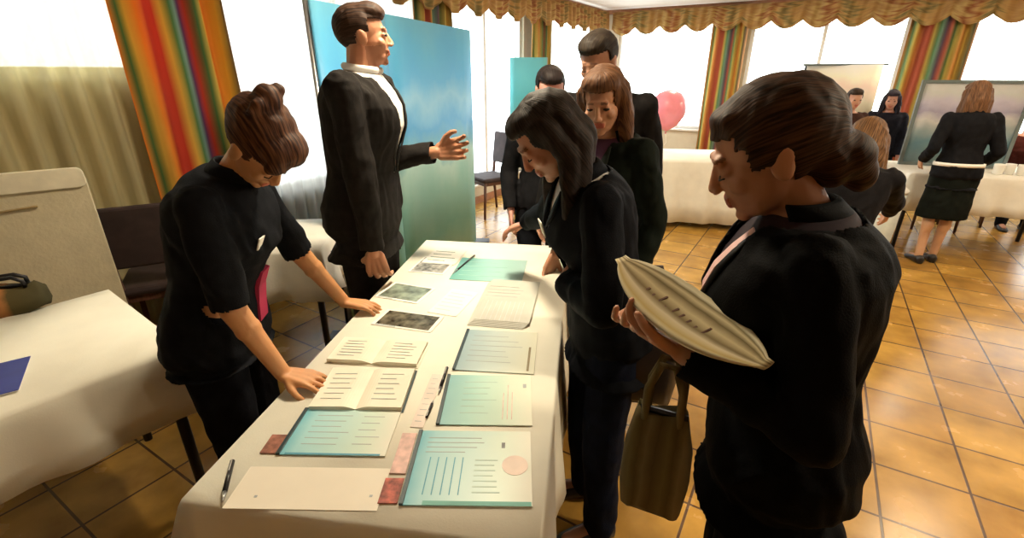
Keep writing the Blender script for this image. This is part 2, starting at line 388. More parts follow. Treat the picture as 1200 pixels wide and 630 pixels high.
    hell(bm, (0, -.014, .030), (.074, .092, .084), 3); hell(bm, (0, .020, -.022), (.061, .068, .082), 3); hell(bm, (0, .036, -.073), (.043 if not male else .048, .044, .034)); hell(bm, (0, .066, -.094), (.019, .016, .014))
    cap(bm, HP(0, .084, .008), HP(0, .101, -.028), .0075*hs, .0105*hs)
    for s_ in (1, -1):
        hell(bm, (s_*.010, .098, -.033), (.008, .009, .007)); hell(bm, (s_*.036, .060, -.026), (.022, .020, .020)); hell(bm, (s_*.075, -.004, -.008), (.009, .020, .031)); hell(bm, (s_*.080, -.010, .006), (.006, .016, .018))
        hell(bm, (s_*.030, .0735, .002), (.0155, .0125, .011))
    cap(bm, HP(-.030, .080, .022), HP(.030, .080, .022), .0095*hs, .0095*hs)
    cap(bm, HP(-.017, .084, -.055), HP(.017, .084, -.055), .0065*hs, .0065*hs); cap(bm, HP(-.014, .083, -.065), HP(.014, .083, -.065), .0075*hs, .0075*hs)
    sk = skin_mat('skin', skin); lip = mat('lips', (skin[0]*.85, skin[1]*.45, skin[2]*.5), .4); brow = mat('eyebrow_hair', [a*.45+b*.35 for a, b in zip(skin, hair[1])], .8)
    def lipf(p):
        q = hloc(p); return q.y > .083 and abs(q.x) < .021 and -.074 < q.z < -.050
    def browf(p):
        q = hloc(p); return q.y > .06 and .012 < abs(q.x) < .046 and .021 < q.z < .028 and q.y > .069
    mm = [(lip, lipf), (brow, browf)]
    if beard:
        def bf(p):
            q = hloc(p); return q.z < -.035 and q.y > .0 and q.z > -.13 and not lipf(p) and (abs(q.x) > .02 or q.z < -.07)
        mm.append((mat('stubble', (skin[0]*.72, skin[1]*.68, skin[2]*.68), .8), bf))
    fuse('body', bm, min(vox, .0042) if near else vox, 3 if near else 2, sk, root, mats=mm)
    # --- eyes
    bm = bmesh.new()
    for s_ in (1, -1):
        if lids: tube(bm, [HP(s_*.017, .085, -.006), HP(s_*.030, .0885, -.009), HP(s_*.043, .081, -.006)], .0018*hs, 6)
        else:
            hell(bm, (s_*.030, .0795, .001), (.0125, .0095, .0060)); hell(bm, (s_*.030, .0855, .001), (.0055, .0045, .0055))
    obj('eyes', bm, colmat('dark_eye', (.02, .012, .01), rough=.2), root, smooth=True)
    # --- hair
    st = st0 = hair[0]; hm = hair_mat('hair', hair[1], hair[2]); bm = bmesh.new()
    hell(bm, (0, -.018, .036), (.083, .101, .090), 3)
    def face_cut(p, zt=.062, yw=.028, xs=.085, low=-.06):
        q = hloc(p); return (q.y > yw-max(0, (q.z+.02))*.0 and q.z < zt - .35*abs(q.x)*0 and abs(q.x) < xs and q.z > -.14) or q.z < low
    huv = (lambda p: (math.atan2(hloc(p).x, -hloc(p).y)/PI*.9+.5, hloc(p).z)) if st0 in ('long', 'longback', 'wavy') else lambda p: (math.atan2(hloc(p).x, hloc(p).z+.02)/PI*.8+.5, hloc(p).y)
    cutf = None; dsp = .0025
    if st == 'short':
        hell(bm, (0, .02, .085), (.066, .070, .042), 3); hell(bm, (0, .062, .082), (.052, .032, .026))
        cutf = lambda p: face_cut(p, .060, .022, .09, -.045) or (hloc(p).z < .012 and hloc(p).y > -.03 and abs(hloc(p).x) > .05)
    elif st == 'updo':      # swept up with a knot on the crown and a fringe falling over the brow
        hell(bm, (0, -.03, .05), (.088, .100, .086), 3); hell(bm, (.0, .045, .075), (.074, .058, .048), 3); hell(bm, (.03, .078, .052), (.044, .026, .034)); hell(bm, (-.035, .072, .05), (.036, .026, .034))
        hell(bm, (0, -.075, .125), (.040, .040, .036), 3); hell(bm, (.035, -.06, .130), (.030, .018, .018)); hell(bm, (-.03, -.085, .140), (.022, .022, .026)); hell(bm, (.055, -.05, .115), (.028, .012, .012))
        cutf = lambda p: face_cut(p, .030, .030, .09, -.062) or (hloc(p).z < -.010 and hloc(p).y > -.028)
        dsp = .004
    elif st == 'lowbun':    # parted hair drawn over the ears into a low knot
        hell(bm, (0, -.028, .028), (.084, .104, .094), 3); hell(bm, (.060, .005, .022), (.026, .050, .048)); hell(bm, (-.060, .005, .022), (.026, .050, .048)); hell(bm, (0, .040, .082), (.056, .034, .024))
        hell(bm, (0, -.108, -.055), (.050, .042, .046), 3); hell(bm, (.0, -.118, -.085), (.034, .030, .040)); hell(bm, (0, -.080, -.045), (.060, .045, .055))
        cutf = lambda p: (hloc(p).y > .040 and hloc(p).z < .058 and hloc(p).y < .2 and not (abs(hloc(p).x) > .058 and hloc(p).z > .038)) or (hloc(p).z < -.004 and hloc(p).y > -.020) or hloc(p).z < -.15
        dsp = .003
    elif st in ('long', 'longback', 'wavy'):
        ln_ = {'long': .20, 'longback': .24, 'wavy': .20}[st]; dn = V((0, 0, -1))
        hell(bm, (0, .03, .075), (.072, .060, .042), 3)
        wv = 1.5 if st == 'wavy' else 1
        for x, y in ((.068, .0), (-.068, .0), (.062, -.05), (-.062, -.05), (.03, -.082), (-.03, -.082), (0, -.09)):
            a = HP(x, y, .03); b = a - hU*.09*hs + (hX*x*.15)*hs; c = b + dn*ln_ + hX*x*.5*wv*hs - hF*(.0 if st != 'wavy' else .02)
            if y > .02: c = b + dn*ln_*.75 + hX*x*.1 + hF*.03
            cap(bm, a, b, .030*hs, .034*hs*wv**.5); cap(bm, b, c, .034*hs*wv**.5, .018*hs*wv**.5)
        cutf = lambda p: hloc(p).y > .045 and hloc(p).z < .062 and abs(hloc(p).x) < .056 and (p-hc).length < .2
        dsp = .004
    fuse('hair', bm, min(vox, .006), 4, hm, root, disp=dsp*hs, dscale=.035, cut=cutf, solid=.004, hairuv=huv)
    # --- clothes
    tm = mat(topname+'_fabric', top, .75, var=.25, scale=30, bump=.2, bscale=300, spec=.06)
    sleevemax = sleeve
    if shirt:
        bm = bmesh.new(); loft(bm, rings(.007, .0, .6, None)); fuse('shirt', bm, vox, 2, mat('shirt_fabric', shirt, .8, var=.08, spec=.3), root)
        if male:
            bm = bmesh.new(); cr = []
            for j in range(15):
                t = -PI/2-2.6+5.2*j/14; t = PI/2 + .35 + (2*PI-.7)*j/14
                cr.append(nb + nd*.018*k + nx*math.cos(t)*.062*k + nf*(math.sin(t)*.060)*k)
            tube(bm, cr, .013*k, 8); obj('collar', bm, M['shirtcol'] if 'shirtcol' in M and False else mat('collar_fabric', shirt, .8, spec=.3), root, smooth=True)
    bm = bmesh.new(); ext = [(-.17 if topname in ('jacket', 'blazer', 'coat') else -.10, .176, .118, -.01)]
    if bottom == 'none': ext = []
    loft(bm, rings(.020, -.12, .51, ext))
    for side, (S, E, W, D, N, curl, sg, T) in arms.items():
        cap(bm, S+su*.004, E, .060*k*(1.05 if male else 1), .052*k)
        ell(bm, S.lerp(sc, .35), (.062*k,)*3)
        if sleeve > 1: 
            e2 = E.lerp(W, min(.97, sleeve-1)); cap(bm, E, e2, .052*k, .042*k)
    vb = .48-vopen
    def vcut(p):
        c, x, fw, up = spine(.42); q = p-c; s = q.dot(up)/k+.42; xx = q.dot(x); yy = q.dot(fw)
        if hicollar: return False
        if s > .492 and (p-nb-nf*.0).length < .12*k and (p-nb).dot(nu) > -.012*k: return True
        return vopen > 0 and yy > .02 and s > vb and abs(xx) < (.012+(s-vb)*(.22 if male else .32))*k
    def scut(p):
        for side, (S, E, W, D, N, curl, sg, T) in arms.items():
            if sleeve > 1:
                e2 = E.lerp(W, min(.97, sleeve-1)); 
                if (p-e2).dot((W-E).normalized()) > .0 and (p-e2).length < .10: return True
            else:
                e2 = S.lerp(E, sleeve)
                if (p-e2).dot((E-S).normalized()) > 0 and (p-e2).length < (.11 if sleeve > .95 else .3) : return True
        return False
    fuse(topname, bm, vox, 4, tm, root, disp=.010, dscale=.085, cut=lambda p: vcut(p) or scut(p), solid=.004)
    if topname in ('jacket', 'blazer') and not male:
        bm = bmesh.new(); rgs = []
        for dz, rr in ((-.040, .100), (.0, .080), (.034, .070), (.030, .078), (-.005, .092)):
            rgs.append([nb + nd*dz*k + nx*math.cos(t)*rr*k + nf*math.sin(t)*rr*.88*k for t in [PI*.86+PI*1.28*j/20 for j in range(21)]])
        vr = [[bm.verts.new(p) for p in r_] for r_ in rgs]
        for i in range(4):
            for j in range(20): bm.faces.new((vr[i][j], vr[i][j+1], vr[i+1][j+1], vr[i+1][j]))
        co = obj('collar', bm, tm, root, smooth=True); q = co.modifiers.new('solid', 'SOLIDIFY'); q.thickness = .004
    if topname in ('jacket', 'blazer') and vopen > 0:
        # lapels: two folded bands along the opening
        for s_ in (1, -1):
            bm = bmesh.new(); pts = []
            for j in range(9):
                s = .485-(.485-vb)*j/8; c, x, fw, up = spine(s); w = (.012+(s-vb)*(.22 if male else .32))*k
                i = 0
                pr = min(prof, key=lambda q: abs(q[0]-s)); dep = 0
                for q0, q1 in zip(prof, prof[1:]):
                    if q0[0] <= s <= q1[0]: f = (s-q0[0])/(q1[0]-q0[0]); dep = (q0[2]+f*(q1[2]-q0[2]))*k*bulk+(q0[3]+f*(q1[3]-q0[3]))*k; wid = (q0[1]+f*(q1[1]-q0[1]))*k*bulk
                inn = w/ (wid+.02); dy = (dep+.024)*math.sqrt(max(.1, 1-inn*inn)); ww = .035*k*math.sin(PI*min(1, (j+.6)/8.6)); w2 = w+ww; i2 = min(.97, w2/(wid+.02)); dy2 = (dep+.028)*math.sqrt(max(.06, 1-i2*i2))
                pts.append((c+x*s_*w+fw*dy, c+x*s_*w2+fw*dy2))
            vs = [(bm.verts.new(a), bm.verts.new(b)) for a, b in pts]
            for a, b in zip(vs, vs[1:]): bm.faces.new((a[0], a[1], b[1], b[0]))
            lo = obj('lapel', bm, mat('lapel_fabric', [min(1, c*1.25+.001) for c in top], .6, spec=.12), root, smooth=True); q = lo.modifiers.new('solid', 'SOLIDIFY'); q.thickness = .005
    if hicollar:
        bm = bmesh.new(); rgs = []
        for dz, rr in ((-.03, .088), (.0, .074), (.045, .062)):
            rgs.append([nb + nd*dz*k + nx*math.cos(t)*rr*k + nf*math.sin(t)*rr*.95*k for t in [2*PI*j/24 for j in range(24)]])
        loft(bm, rgs, False); co = obj('collar', bm, tm, root, smooth=True); q = co.modifiers.new('solid', 'SOLIDIFY'); q.thickness = .006
    bmcol = mat(bottom+'_fabric', bottomcol, .8, var=.3, scale=20, bump=.2, bscale=200, spec=.06)
    if bottom == 'trousers':
        bm = bmesh.new(); loft(bm, rings(.010, -.12, .11))
        for sg, (Hj, K, A, fd) in legs.items(): cap(bm, Hj, K, .095*k, .074*k); cap(bm, K, A+V((0, 0, -.02)), .074*k, .058*k)
        fuse('trousers', bm, vox*1.2, 5, bmcol, root, disp=.009, dscale=.10)
    elif bottom == 'skirt':
        bm = bmesh.new(); rs = rings(.012, -.06, .11); n = 24; cc = V((0, 0, 0)); lo = []
        for z, w, d in ((.27*H, .20, .15), (.36*H, .195, .145), (.44*H, .185, .135)):
            lo.append([V((math.cos(2*PI*j/n)*w*k*(1+.02*math.sin(j*2.1)), math.sin(2*PI*j/n)*d*k, z)) for j in range(n)])
        loft(bm, lo+rs); fuse('skirt', bm, vox*1.2, 4, bmcol, root, disp=.008, dscale=.1)
    bm = bmesh.new()
    for sg, (Hj, K, A, fd) in legs.items():
        a0 = V((A.x, A.y, 0)); side = V((fd.y, -fd.x, 0)); Rm = Matrix((side, fd, V((0, 0, 1)))).transposed()
        b1 = bmesh.new()
        rg = []
        for y, w, h in ((-.065, .018, .06), (-.055, .032, .075), (-.01, .036, .082), (.04, .040, .066), (.10, .046, .048), (.15, .040, .036), (.18, .022, .022)):
            rg.append([a0 + fd*y*k + side*w*k*math.cos(t) + V((0, 0, max(.0, h*k*(.5+.5*math.sin(t)) if math.sin(t) > 0 else h*k*.5*(1+max(-1, 1.6*math.sin(t)))) + .001+footlift)) for t in [2*PI*j/14 for j in range(14)]])
        sm_ = bmesh.new(); loft(sm_, rg); obj('shoe', sm_, colmat('shoe_leather', shoe, rough=.35), root, smooth=True)
    bm.free()
    return dict(root=root, spine=spine, HP=HP, k=k, arms=arms, hloc=hloc, WL=WL, sh=sh, prof=prof, inv=IM.inverted())
# ================================================================ the room
U0, U1, V0, V1, HC = -3.67, 7.0, -3.6, 9.1, 2.62
RZ = -RA
def ubox(bm, u0, u1, v0, v1, z0, z1):
    c = uv((u0+u1)/2, (v0+v1)/2, (z0+z1)/2); box(bm, c, (abs(u1-u0), abs(v1-v0), abs(z1-z0)), RZ)
def struct(name, bm, m, parent=None, bevel=0):
    o = obj(name, bm, m, parent, bevel=bevel)
    if parent is None: o['kind'] = 'structure'
    return o
bm = bmesh.new(); ubox(bm, U0-.15, U1+.15, V0-.15, V1+.15, -.12, 0); struct('floor', bm, M['tiles'])
bm = bmesh.new(); ubox(bm, U0-.15, U1+.15, V0-.15, V1+.15, HC, HC+.12); struct('ceiling', bm, M['ceil'])
def wall_with(name, fixed, lo, hi, holes, along):
    bm = bmesh.new(); cur = lo; th = .15
    def seg(a, b, z0, z1):
        if along == 'v': ubox(bm, fixed-th, fixed, a, b, z0, z1)
        else: ubox(bm, a, b, fixed, fixed+th, z0, z1)
    for a, b, z0, z1 in holes:
        if a > cur: seg(cur, a, 0, HC)
        if z0 > 0: seg(a, b, 0, z0)
        if z1 < HC: seg(a, b, z1, HC)
        cur = b
    if cur < hi: seg(cur, hi, 0, HC)
    return struct(name, bm, M['wall'])
LW = [(-1.2, 1.78, 1.60, 2.40), (2.10, 4.25, .70, 2.40), (4.55, 6.35, .25, 2.40), (7.2, 8.75, .75, 2.40)]
BW = [(-3.3, -1.70, .70, 2.40), (-1.15, .85, .75, 2.40), (1.5, 4.2, .75, 2.40), (4.9, 6.6, .75, 2.40)]
wall_with('wall_left', U0, V0-.15, V1+.15, LW, 'v'); wall_with('wall_back', V1, U0, U1, BW, 'u')
bm = bmesh.new(); ubox(bm, U1, U1+.15, V0-.15, V1+.15, 0, HC); struct('wall_right', bm, M['wall'])
bm = bmesh.new(); ubox(bm, U0, U1, V0-.15, V0, 0, HC); struct('wall_front', bm, mat('dark_unseen_wall', (.22, .11, .05), .5, var=.3, stretch=(8, 8, 1)))  # unseen wall, coloured dark to cut bounced light and raise contrast
def window(n, a, b, z0, z1, along, mull):
    bm = bmesh.new(); f = .05
    def s(a_, b_, z0_, z1_):
        if along == 'v': ubox(bm, U0-.10, U0-.04, a_, b_, z0_, z1_)
        else: ubox(bm, a_, b_, V1+.04, V1+.10, z0_, z1_)
    s(a, b, z0, z0+f); s(a, b, z1-f, z1); s(a, a+f, z0+f, z1-f); s(b-f, b, z0+f, z1-f)
    for i in range(1, mull+1): m = a+(b-a)*i/(mull+1); s(m-.025, m+.025, z0+f, z1-f)
    w = struct('window_%d' % n, bm, M['frame'])
    bm = bmesh.new()
    if along == 'v': ubox(bm, U0-.073, U0-.067, a+f, b-f, z0+f, z1-f)
    else: ubox(bm, a+f, b-f, V1+.067, V1+.073, z0+f, z1-f)
    obj('pane', bm, M['glass'], w)
    bm = bmesh.new()
    if along == 'v': ubox(bm, U0-.04, U0+.02, a, b, z0-.03, z0)
    else: ubox(bm, a, b, V1-.05, V1+.04, z0-.03, z0)
    obj('sill', bm, M['frame'], w, bevel=.004)
n = 1
for h, mu in zip(LW, (1, 1, 1, 0)): window(n, *h, 'v', mu); n += 1
for h, mu in zip(BW, (0, 1, 1, 0)): window(n, *h, 'u', mu); n += 1
bm = bmesh.new(); ubox(bm, U0, U0+.02, V0, V1, 0, .09); struct('baseboard_left', bm, M['cornice'])
bm = bmesh.new(); ubox(bm, U0+.02, U1, V1-.02, V1, 0, .09); struct('baseboard_back', bm, M['cornice'])
bm = bmesh.new(); ubox(bm, U0, U0+.16, V0, V1, HC-.06, HC); struct('trim_1', bm, M['cornice'])
bm = bmesh.new(); ubox(bm, U0+.16, U1, V1-.16, V1, HC-.06, HC); struct('trim_2', bm, M['cornice'])
# curtains
dv = uv(0, 1); du = uv(1, 0)
def drape(v0, v1, label, m='curtain', nf=6, along='v', z0=.04, off=.19, group=None, name='curtain', amp=.035, cat='curtain'):
    if along == 'v': o = wave_sheet(name, uv(U0+off, v0), dv, v1-v0, z0, 2.52, nf, amp, M[m], thick=.003)
    else: o = wave_sheet(name, uv(v0, V1-off), du, v1-v0, z0, 2.52, nf, amp, M[m], thick=.003)
    return tag(o, label, cat, group)
drape(1.42, 2.08, 'bright orange, red and green striped drape hanging behind the woman with the hair knot', nf=4)
drape(3.95, 4.50, 'striped drape beside the blue pop-up display, partly behind it', nf=5, m='curtain_backlit')
drape(6.30, 6.75, 'narrow striped drape on the left wall near the far corner', nf=4, m='curtain_backlit')
drape(-1.70, -1.18, 'narrow brownish drape on the back wall above the pink balloon', nf=4, along='u', m='curtain_backlit')
drape(.82, 1.52, 'wide green and orange striped drape behind the framed landscape board', nf=6, along='u', m='curtain_backlit')
drape(-1.5, 1.50, 'net curtain at far left, tan below and bright above, behind the cream board', 'sheer', 22, off=.08, name='net_curtain', amp=.032)
drape(2.02, 4.1, 'pale net curtain between the striped drape and the man in the suit', 'sheer2', 20, off=.06, name='net_curtain', amp=.018)
def val(a, b, along, label):
    n = round((b-a)/.42)
    def bot(s): return .11*(1-abs(math.sin(PI*n*s)))+.02*math.sin(9*s)
    if along == 'v': o = wave_sheet('valance', uv(U0+.27, a), dv, b-a, 2.20, HC-.05, n*3, .02, M['valance'], thick=.003, nz=5, bottom=bot)
    else: o = wave_sheet('valance', uv(a, V1-.27), du, b-a, 2.20, HC-.05, n*3, .02, M['valance'], thick=.003, nz=5, bottom=bot)
    tag(o, label, 'valance')
val(-1.5, V1-.30, 'v', 'gathered golden brown valance with scalloped hem along the left wall')
val(U0+.32, U1-.02, 'u', 'gathered golden brown valance with scalloped hem along the back wall')
# outside: a pale terrace and a hedge line beyond the glass
bm = bmesh.new(); ubox(bm, U0-9, U1+9, V1+.3, V1+12, -.4, -.3); ubox(bm, U0-9, U0-.3, V0-4, V1+.3, -.4, -.3)
o = obj('terrace', bm, colmat('terrace_stone', (.75, .73, .70), rough=.9)); o['kind'] = 'structure'
# unseen ceiling lamps, added to give the room its warm light
pl = thing('added_ceiling_light', 'added round white ceiling lamp, out of view, lighting the room', 'added ceiling light', uv(-1.3, 1.8, HC), 0, 'added ceiling lamps')
bm = bmesh.new(); lathe(bm, [(.20, 0), (.20, -.03), (.185, -.035), (.185, 0)]); obj('housing', bm, M['frame'], pl, True)
bm = bmesh.new(); lathe(bm, [(.18, -.02), (.175, -.05), (.12, -.075), (.02, -.085)]); obj('diffuser', bm, emit_mat('lamp_glow', (1, .80, .55), 3), pl, True)
lamps = [(-1.3, 1.8), (1.5, 2.0), (4.6, 1.0), (-1.6, 4.6), (1.5, 4.6), (4.6, 4.6), (-1.6, 7.4), (1.5, 7.4), (4.6, 7.4)]
for i, (u, v) in enumerate(lamps):
    if i: dup(pl, uv(u, v, HC), 0, 'added round white ceiling lamp, out of view, lighting the room')
    l = bpy.data.lights.new('added_lamp_light', 'AREA'); l.shape = 'DISK'; l.size = .34; l.energy = LAMP_W*(1.9 if i < 2 else 1); l.color = (1, .84, .60)
    lo = bpy.data.objects.new('added_lamp_light', l); C.objects.link(lo); lo.location = uv(u, v, HC-.10)
# ================================================================ tables
def cloth(name, w, l, z, drop, amp, m, label, loc, rz, seed=0, group=None, drops=None, cat='tablecloth', fold=.35):
    """cloth of w x l laid over a table top (local x: 0..w, y: 0..l), hanging down on all sides; drops = (near, right, far, left)"""
    rnd = random.Random(seed); D = drops or (drop,)*4; bm = bmesh.new(); r = .03
    per = []; N = 36
    segs = [((0, 0), (w, 0), (0, -1), 0), ((w, 0), (w, l), (1, 0), 1), ((w, l), (0, l), (0, 1), 2), ((0, l), (0, 0), (-1, 0), 3)]
    for a, b, nn, side in segs:
        a, b, nn = V(a), V(b), V(nn); nseg = max(6, int((b-a).length/.035))
        for i in range(nseg):
            s = i/nseg; p = a.lerp(b, s); q = nn
            if i == 0: q = (nn + V(segs[side-1][2])).normalized()
            dd = D[side] if i else (D[side]+D[side-1])/2
            per.append((p, q, dd, i == 0))
    n = len(per); ph = rnd.random()*6
    fr = 2*PI*round(n/ (9 if amp < .03 else 7))/n
    rings = []
    top = [V((p.x, p.y, z)) for p, q, dd, c in per]
    for j, t in enumerate((0, .04, .2, .45, .7, 1)):
        rg = []
        for i, (p, q, dd, c) in enumerate(per):
            wv = amp*t*(math.sin(fr*i+ph)+.5*math.sin(fr*i*1.7+2*ph)) + (.05*t if c else 0)
            o_ = (.006 if t else 0) + fold*.08*t + max(wv, -.02*t)
            rg.append(V((p.x+q.x*o_, p.y+q.y*o_, z - dd*t - (.006 if t else 0))))
        rings.append(rg)
    vr = [[bm.verts.new(p) for p in r_] for r_ in rings]
    for i in range(len(vr)-1):
        for kx in range(n): bm.faces.new((vr[i][kx], vr[i][(kx+1) % n], vr[i+1][(kx+1) % n], vr[i+1][kx]))
    bm.faces.new(vr[0])
    o = obj(name, bm, m, None, smooth=True); o.location = loc; o.rotation_euler = (0, 0, rz)
    s = o.modifiers.new('solid', 'SOLIDIFY'); s.thickness = .003; s.offset = 1
    return tag(o, label, cat, group)
def table(w, l, z, label, loc, rz, legm='darkmetal', group=None, topm='wood', inset=.05):
    t = thing('table', label, 'table', loc, rz, group)
    bxo('tabletop', (w/2, l/2, z-.016), (w-.01, l-.01, .026), M[topm], t)
    bm = bmesh.new(); box(bm, (w/2, inset+.01, z-.06), (w-2*inset, .02, .05)); box(bm, (w/2, l-inset-.01, z-.06), (w-2*inset, .02, .05)); box(bm, (inset, l/2, z-.06), (.02, l-2*inset, .05)); box(bm, (w-inset, l/2, z-.06), (.02, l-2*inset, .05)); obj('apron', bm, M[topm], t)
    for x in (inset, w-inset):
        for y in (inset, l-inset):
            bm = bmesh.new(); tube(bm, [(x, y, 0), (x, y, z-.03)], [.017, .02], 10); obj('leg', bm, M[legm], t, smooth=True)
    return t
TA = math.radians(8.0); TZ = .75
TO = V((-.725, .79, 0))
table(.785, 1.78, TZ-.004, 'long main table hidden under the cloth full of papers', TO, -TA)
cloth('tablecloth', .785, 1.78, TZ, .28, .012, M['cloth'], 'cream white cloth on the long main table with the displayed papers', TO, -TA, 1, drops=(.30, .42, .3, .16))
TI = (Matrix.Translation(TO) @ Matrix.Rotation(-TA, 4, 'Z')).inverted()
TM = TI.inverted()
# left table
LA = math.radians(-41)   # long side direction
Lc = at(212, 405, .75)
lx = (at(130, 342, .75)-Lc); lx.z = 0; Lc.z = 0; lw = lx.length; lx.normalize()
# local frame: x = along short side, y = along the long side away from the corner
lrz = math.atan2(lx.y, lx.x)
# long axis must lie to the left of x (counter-clockwise)
table(.76, 1.7, .746, 'dark-legged table at left under the white cloth with the blue booklet', Lc, lrz, 'darkmetal', topm='brownwood')
cloth('tablecloth', .76, 1.7, .75, .24, .012, M['cloth'], 'plain white cloth on the left foreground table with the blue booklet', Lc, lrz, 3, drops=(.26, .26, .2, .24))
# the table behind the leaning woman
a = at(204, 299, .75); b = at(374, 293, .75); ba = math.atan2((b-a).y, (b-a).x)
table((b-a).length, .6, .746, 'table behind the leaning woman, under a short cloth', (a.x, a.y, 0), ba)
cloth('tablecloth', (b-a).length, .60, .75, .3, .03, M['cloth_far'], 'white cloth on the table behind the leaning woman, falling in folds', (a.x, a.y, 0), ba, 5, drops=(.27, .27, .25, .25))
# tables on the right, in front of the back wall
def far_table(px0, py0, px1, py1, depth, drop, label, clabel, seed, drops=None):
    a = at(px0, py0, .75); b = at(px1, py1, .75); ba = math.atan2((b-a).y, (b-a).x); w = (b-a).length
    table(w, depth, .746, label, (a.x, a.y, 0), ba, group=None)
    cloth('tablecloth', w, depth, .75, drop, .025, M['cloth_far'], clabel, (a.x, a.y, 0), ba, seed, drops=drops)
    return a, b, ba
rt = far_table(1068, 203, 1300, 215, .75, .3, 'long table at right behind the woman in the black skirt', 'white short-drop cloth on the right-hand table, behind the woman in the black skirt', 7, drops=(.34, .3, .3, .3))
ct = far_table(762, 186, 900, 190, .8, .6, 'table in front of the far windows, below the pink balloon', 'white floor-length cloth on the far table below the pink balloon', 9, drops=(.68, .68, .68, .68))
bt = far_table(920, 164, 1030, 167, .5, .5, 'far table in front of the middle window', 'white cloth on the far table in front of the middle window', 11, drops=(.5, .5, .5, .5))
# chairs
def chair(label, loc, rz, group=None):
    t = thing('chair', label, 'chair', loc, rz, group)
    bm = bmesh.new(); box(bm, (0, 0, .455), (.43, .42, .05)); obj('seat', bm, M['blackseat'], t, bevel=.02)
    bm = bmesh.new(); box(bm, (0, -.215, .78), (.40, .035, .36), R=Matrix.Rotation(.12, 3, 'X')); obj('backrest', bm, M['blackseat'], t, bevel=.016)
    for x in (-.19, .19):
        bm = bmesh.new(); tube(bm, [(x, .18, .44), (x*1.04, .20, 0)], [.018, .014], 8); obj('leg', bm, M['brownwood'], t, smooth=True)
        bm = bmesh.new(); tube(bm, [(x, -.25, .95), (x, -.19, .45), (x*1.04, -.24, 0)], [.014, .02, .014], 8); obj('leg', bm, M['brownwood'], t, smooth=True)
    bm = bmesh.new(); box(bm, (0, .17, .415), (.38, .02, .05)); box(bm, (0, -.18, .415), (.38, .02, .05)); box(bm, (-.18, 0, .415), (.02, .36, .05)); box(bm, (.18, 0, .415), (.02, .36, .05)); obj('seat_frame', bm, M['brownwood'], t)
    return t
c0 = chair('dark chair between the cream board and the woman bending over the table', V((-2.14, 2.74, 0)), .5)
dup(c0, V((-1.25, 3.95, 0)), PI, 'dark chair standing behind the blue display by the windows')
for i, (px, py, rz, lb) in enumerate([(1114, 284, 2.9, 'dark chair under the right table, just right of the woman in the skirt'), 
                          (1150, 280, 2.8, 'dark chair under the right table, below the white cups')]):
    p = at(px, py, 0); rr = rt[2]; nrm = V((-math.sin(rr), math.cos(rr), 0)); dup(c0, p+nrm*(.62+.07*i), rr+PI, lb, None)
p = at(574, 250, 0); dup(c0, p, 2.2, 'dark chair by the terrace window, beside the right edge of the blue display')
# ================================================================ pop-up display
def panel_mat(name, stops, noise_amt=.25, ns=4):
    return ramp_mat(name, stops, True, 'Y', rough=.45, noise_amt=noise_amt, noise_scale=ns)
def flat_panel(name, p0, p1, z0, z1, th, m, parent=None, nx=8, bow=0):
    bm = bmesh.new(); L = bm.loops.layers.uv.new('UVMap'); p0, p1 = V(p0), V(p1); d = (p1-p0); nn = V((d.y, -d.x, 0)).normalized(); g = []
    for i in range(nx+1):
        s = i/nx; q = p0.lerp(p1, s) + nn*bow*(1-(2*s-1)**2); g.append((bm.verts.new((q.x, q.y, z0)), bm.verts.new((q.x, q.y, z1))))
    for i in range(nx):
        f = bm.faces.new((g[i][0], g[i+1][0], g[i+1][1], g[i][1]))
        for l, c in zip(f.loops, ((i, 0), (i+1, 0), (i+1, 1), (i, 1))): l[L].uv = (c[0]/nx, c[1])
    o = obj(name, bm, m, parent, smooth=True); s = o.modifiers.new('solid', 'SOLIDIFY'); s.thickness = th; s.offset = 0
    return o
A = V((-1.02, 2.75, 0)); B = V((-.375, 4.68, 0)); Md = A.lerp(B, .33)
ds = thing('display_stand', 'tall blue and turquoise pop-up display wall behind the man in the suit', 'display', A, 0)
pm = panel_mat('display_print', [(0, (.34, .60, .50)), (.16, (.16, .44, .42)), (.34, (.24, .52, .50)), (.48, (.38, .60, .58)), (.53, (.14, .36, .46)), (.62, (.05, .28, .56)), (.72, (.18, .42, .62)), (.80, (.08, .34, .62)), (.92, (.10, .38, .62)), (1, (.14, .42, .60))], .30, 3.5)
flat_panel('printed_panel', (0, 0, 0), Md-A, .03, 1.96, .02, pm, ds)
flat_panel('printed_panel', Md-A+(B-A).normalized()*.01, B-A, .03, 1.96, .02, pm, ds)
for q in (V(), Md-A, B-A):
    bm = bmesh.new(); tube(bm, [q+V((-.03, .02, 0)), q+V((-.03, .02, 1.97))], .014, 8); obj('post', bm, M['steel'], ds, smooth=True)
for q in (V(), Md-A, B-A):
    bm = bmesh.new(); box(bm, q+V((-.02, .02, .012)), (.32, .12, .022)); obj('foot', bm, M['darkmetal'], ds)
# small far blue display behind the group
A2 = at(600, 255, 0); t = 6.2; d = ray(598, 65); A2 = V((d.x*t/1, d.y*t, 0)); d = ray(641, 65); B2 = V((d.x*t, d.y*t, 0))
d2 = thing('display_board', 'small plain teal display board far behind the group of three', 'display', A2)
flat_panel('printed_panel', (0, 0, 0), B2-A2, .9, 1.80, .02, panel_mat('teal_print', [(0, (.12, .40, .42)), (.5, (.10, .42, .46)), (1, (.16, .50, .52))]), d2)
for q in (V(), B2-A2):
    bm = bmesh.new(); tube(bm, [q+V((0, .02, 0)), q+V((0, .02, 1.80))], .012, 8); tube(bm, [q+V((0, -.18, .012)), q+V((0, .22, .012))], .012, 8); obj('post', bm, M['steel'], d2, smooth=True)
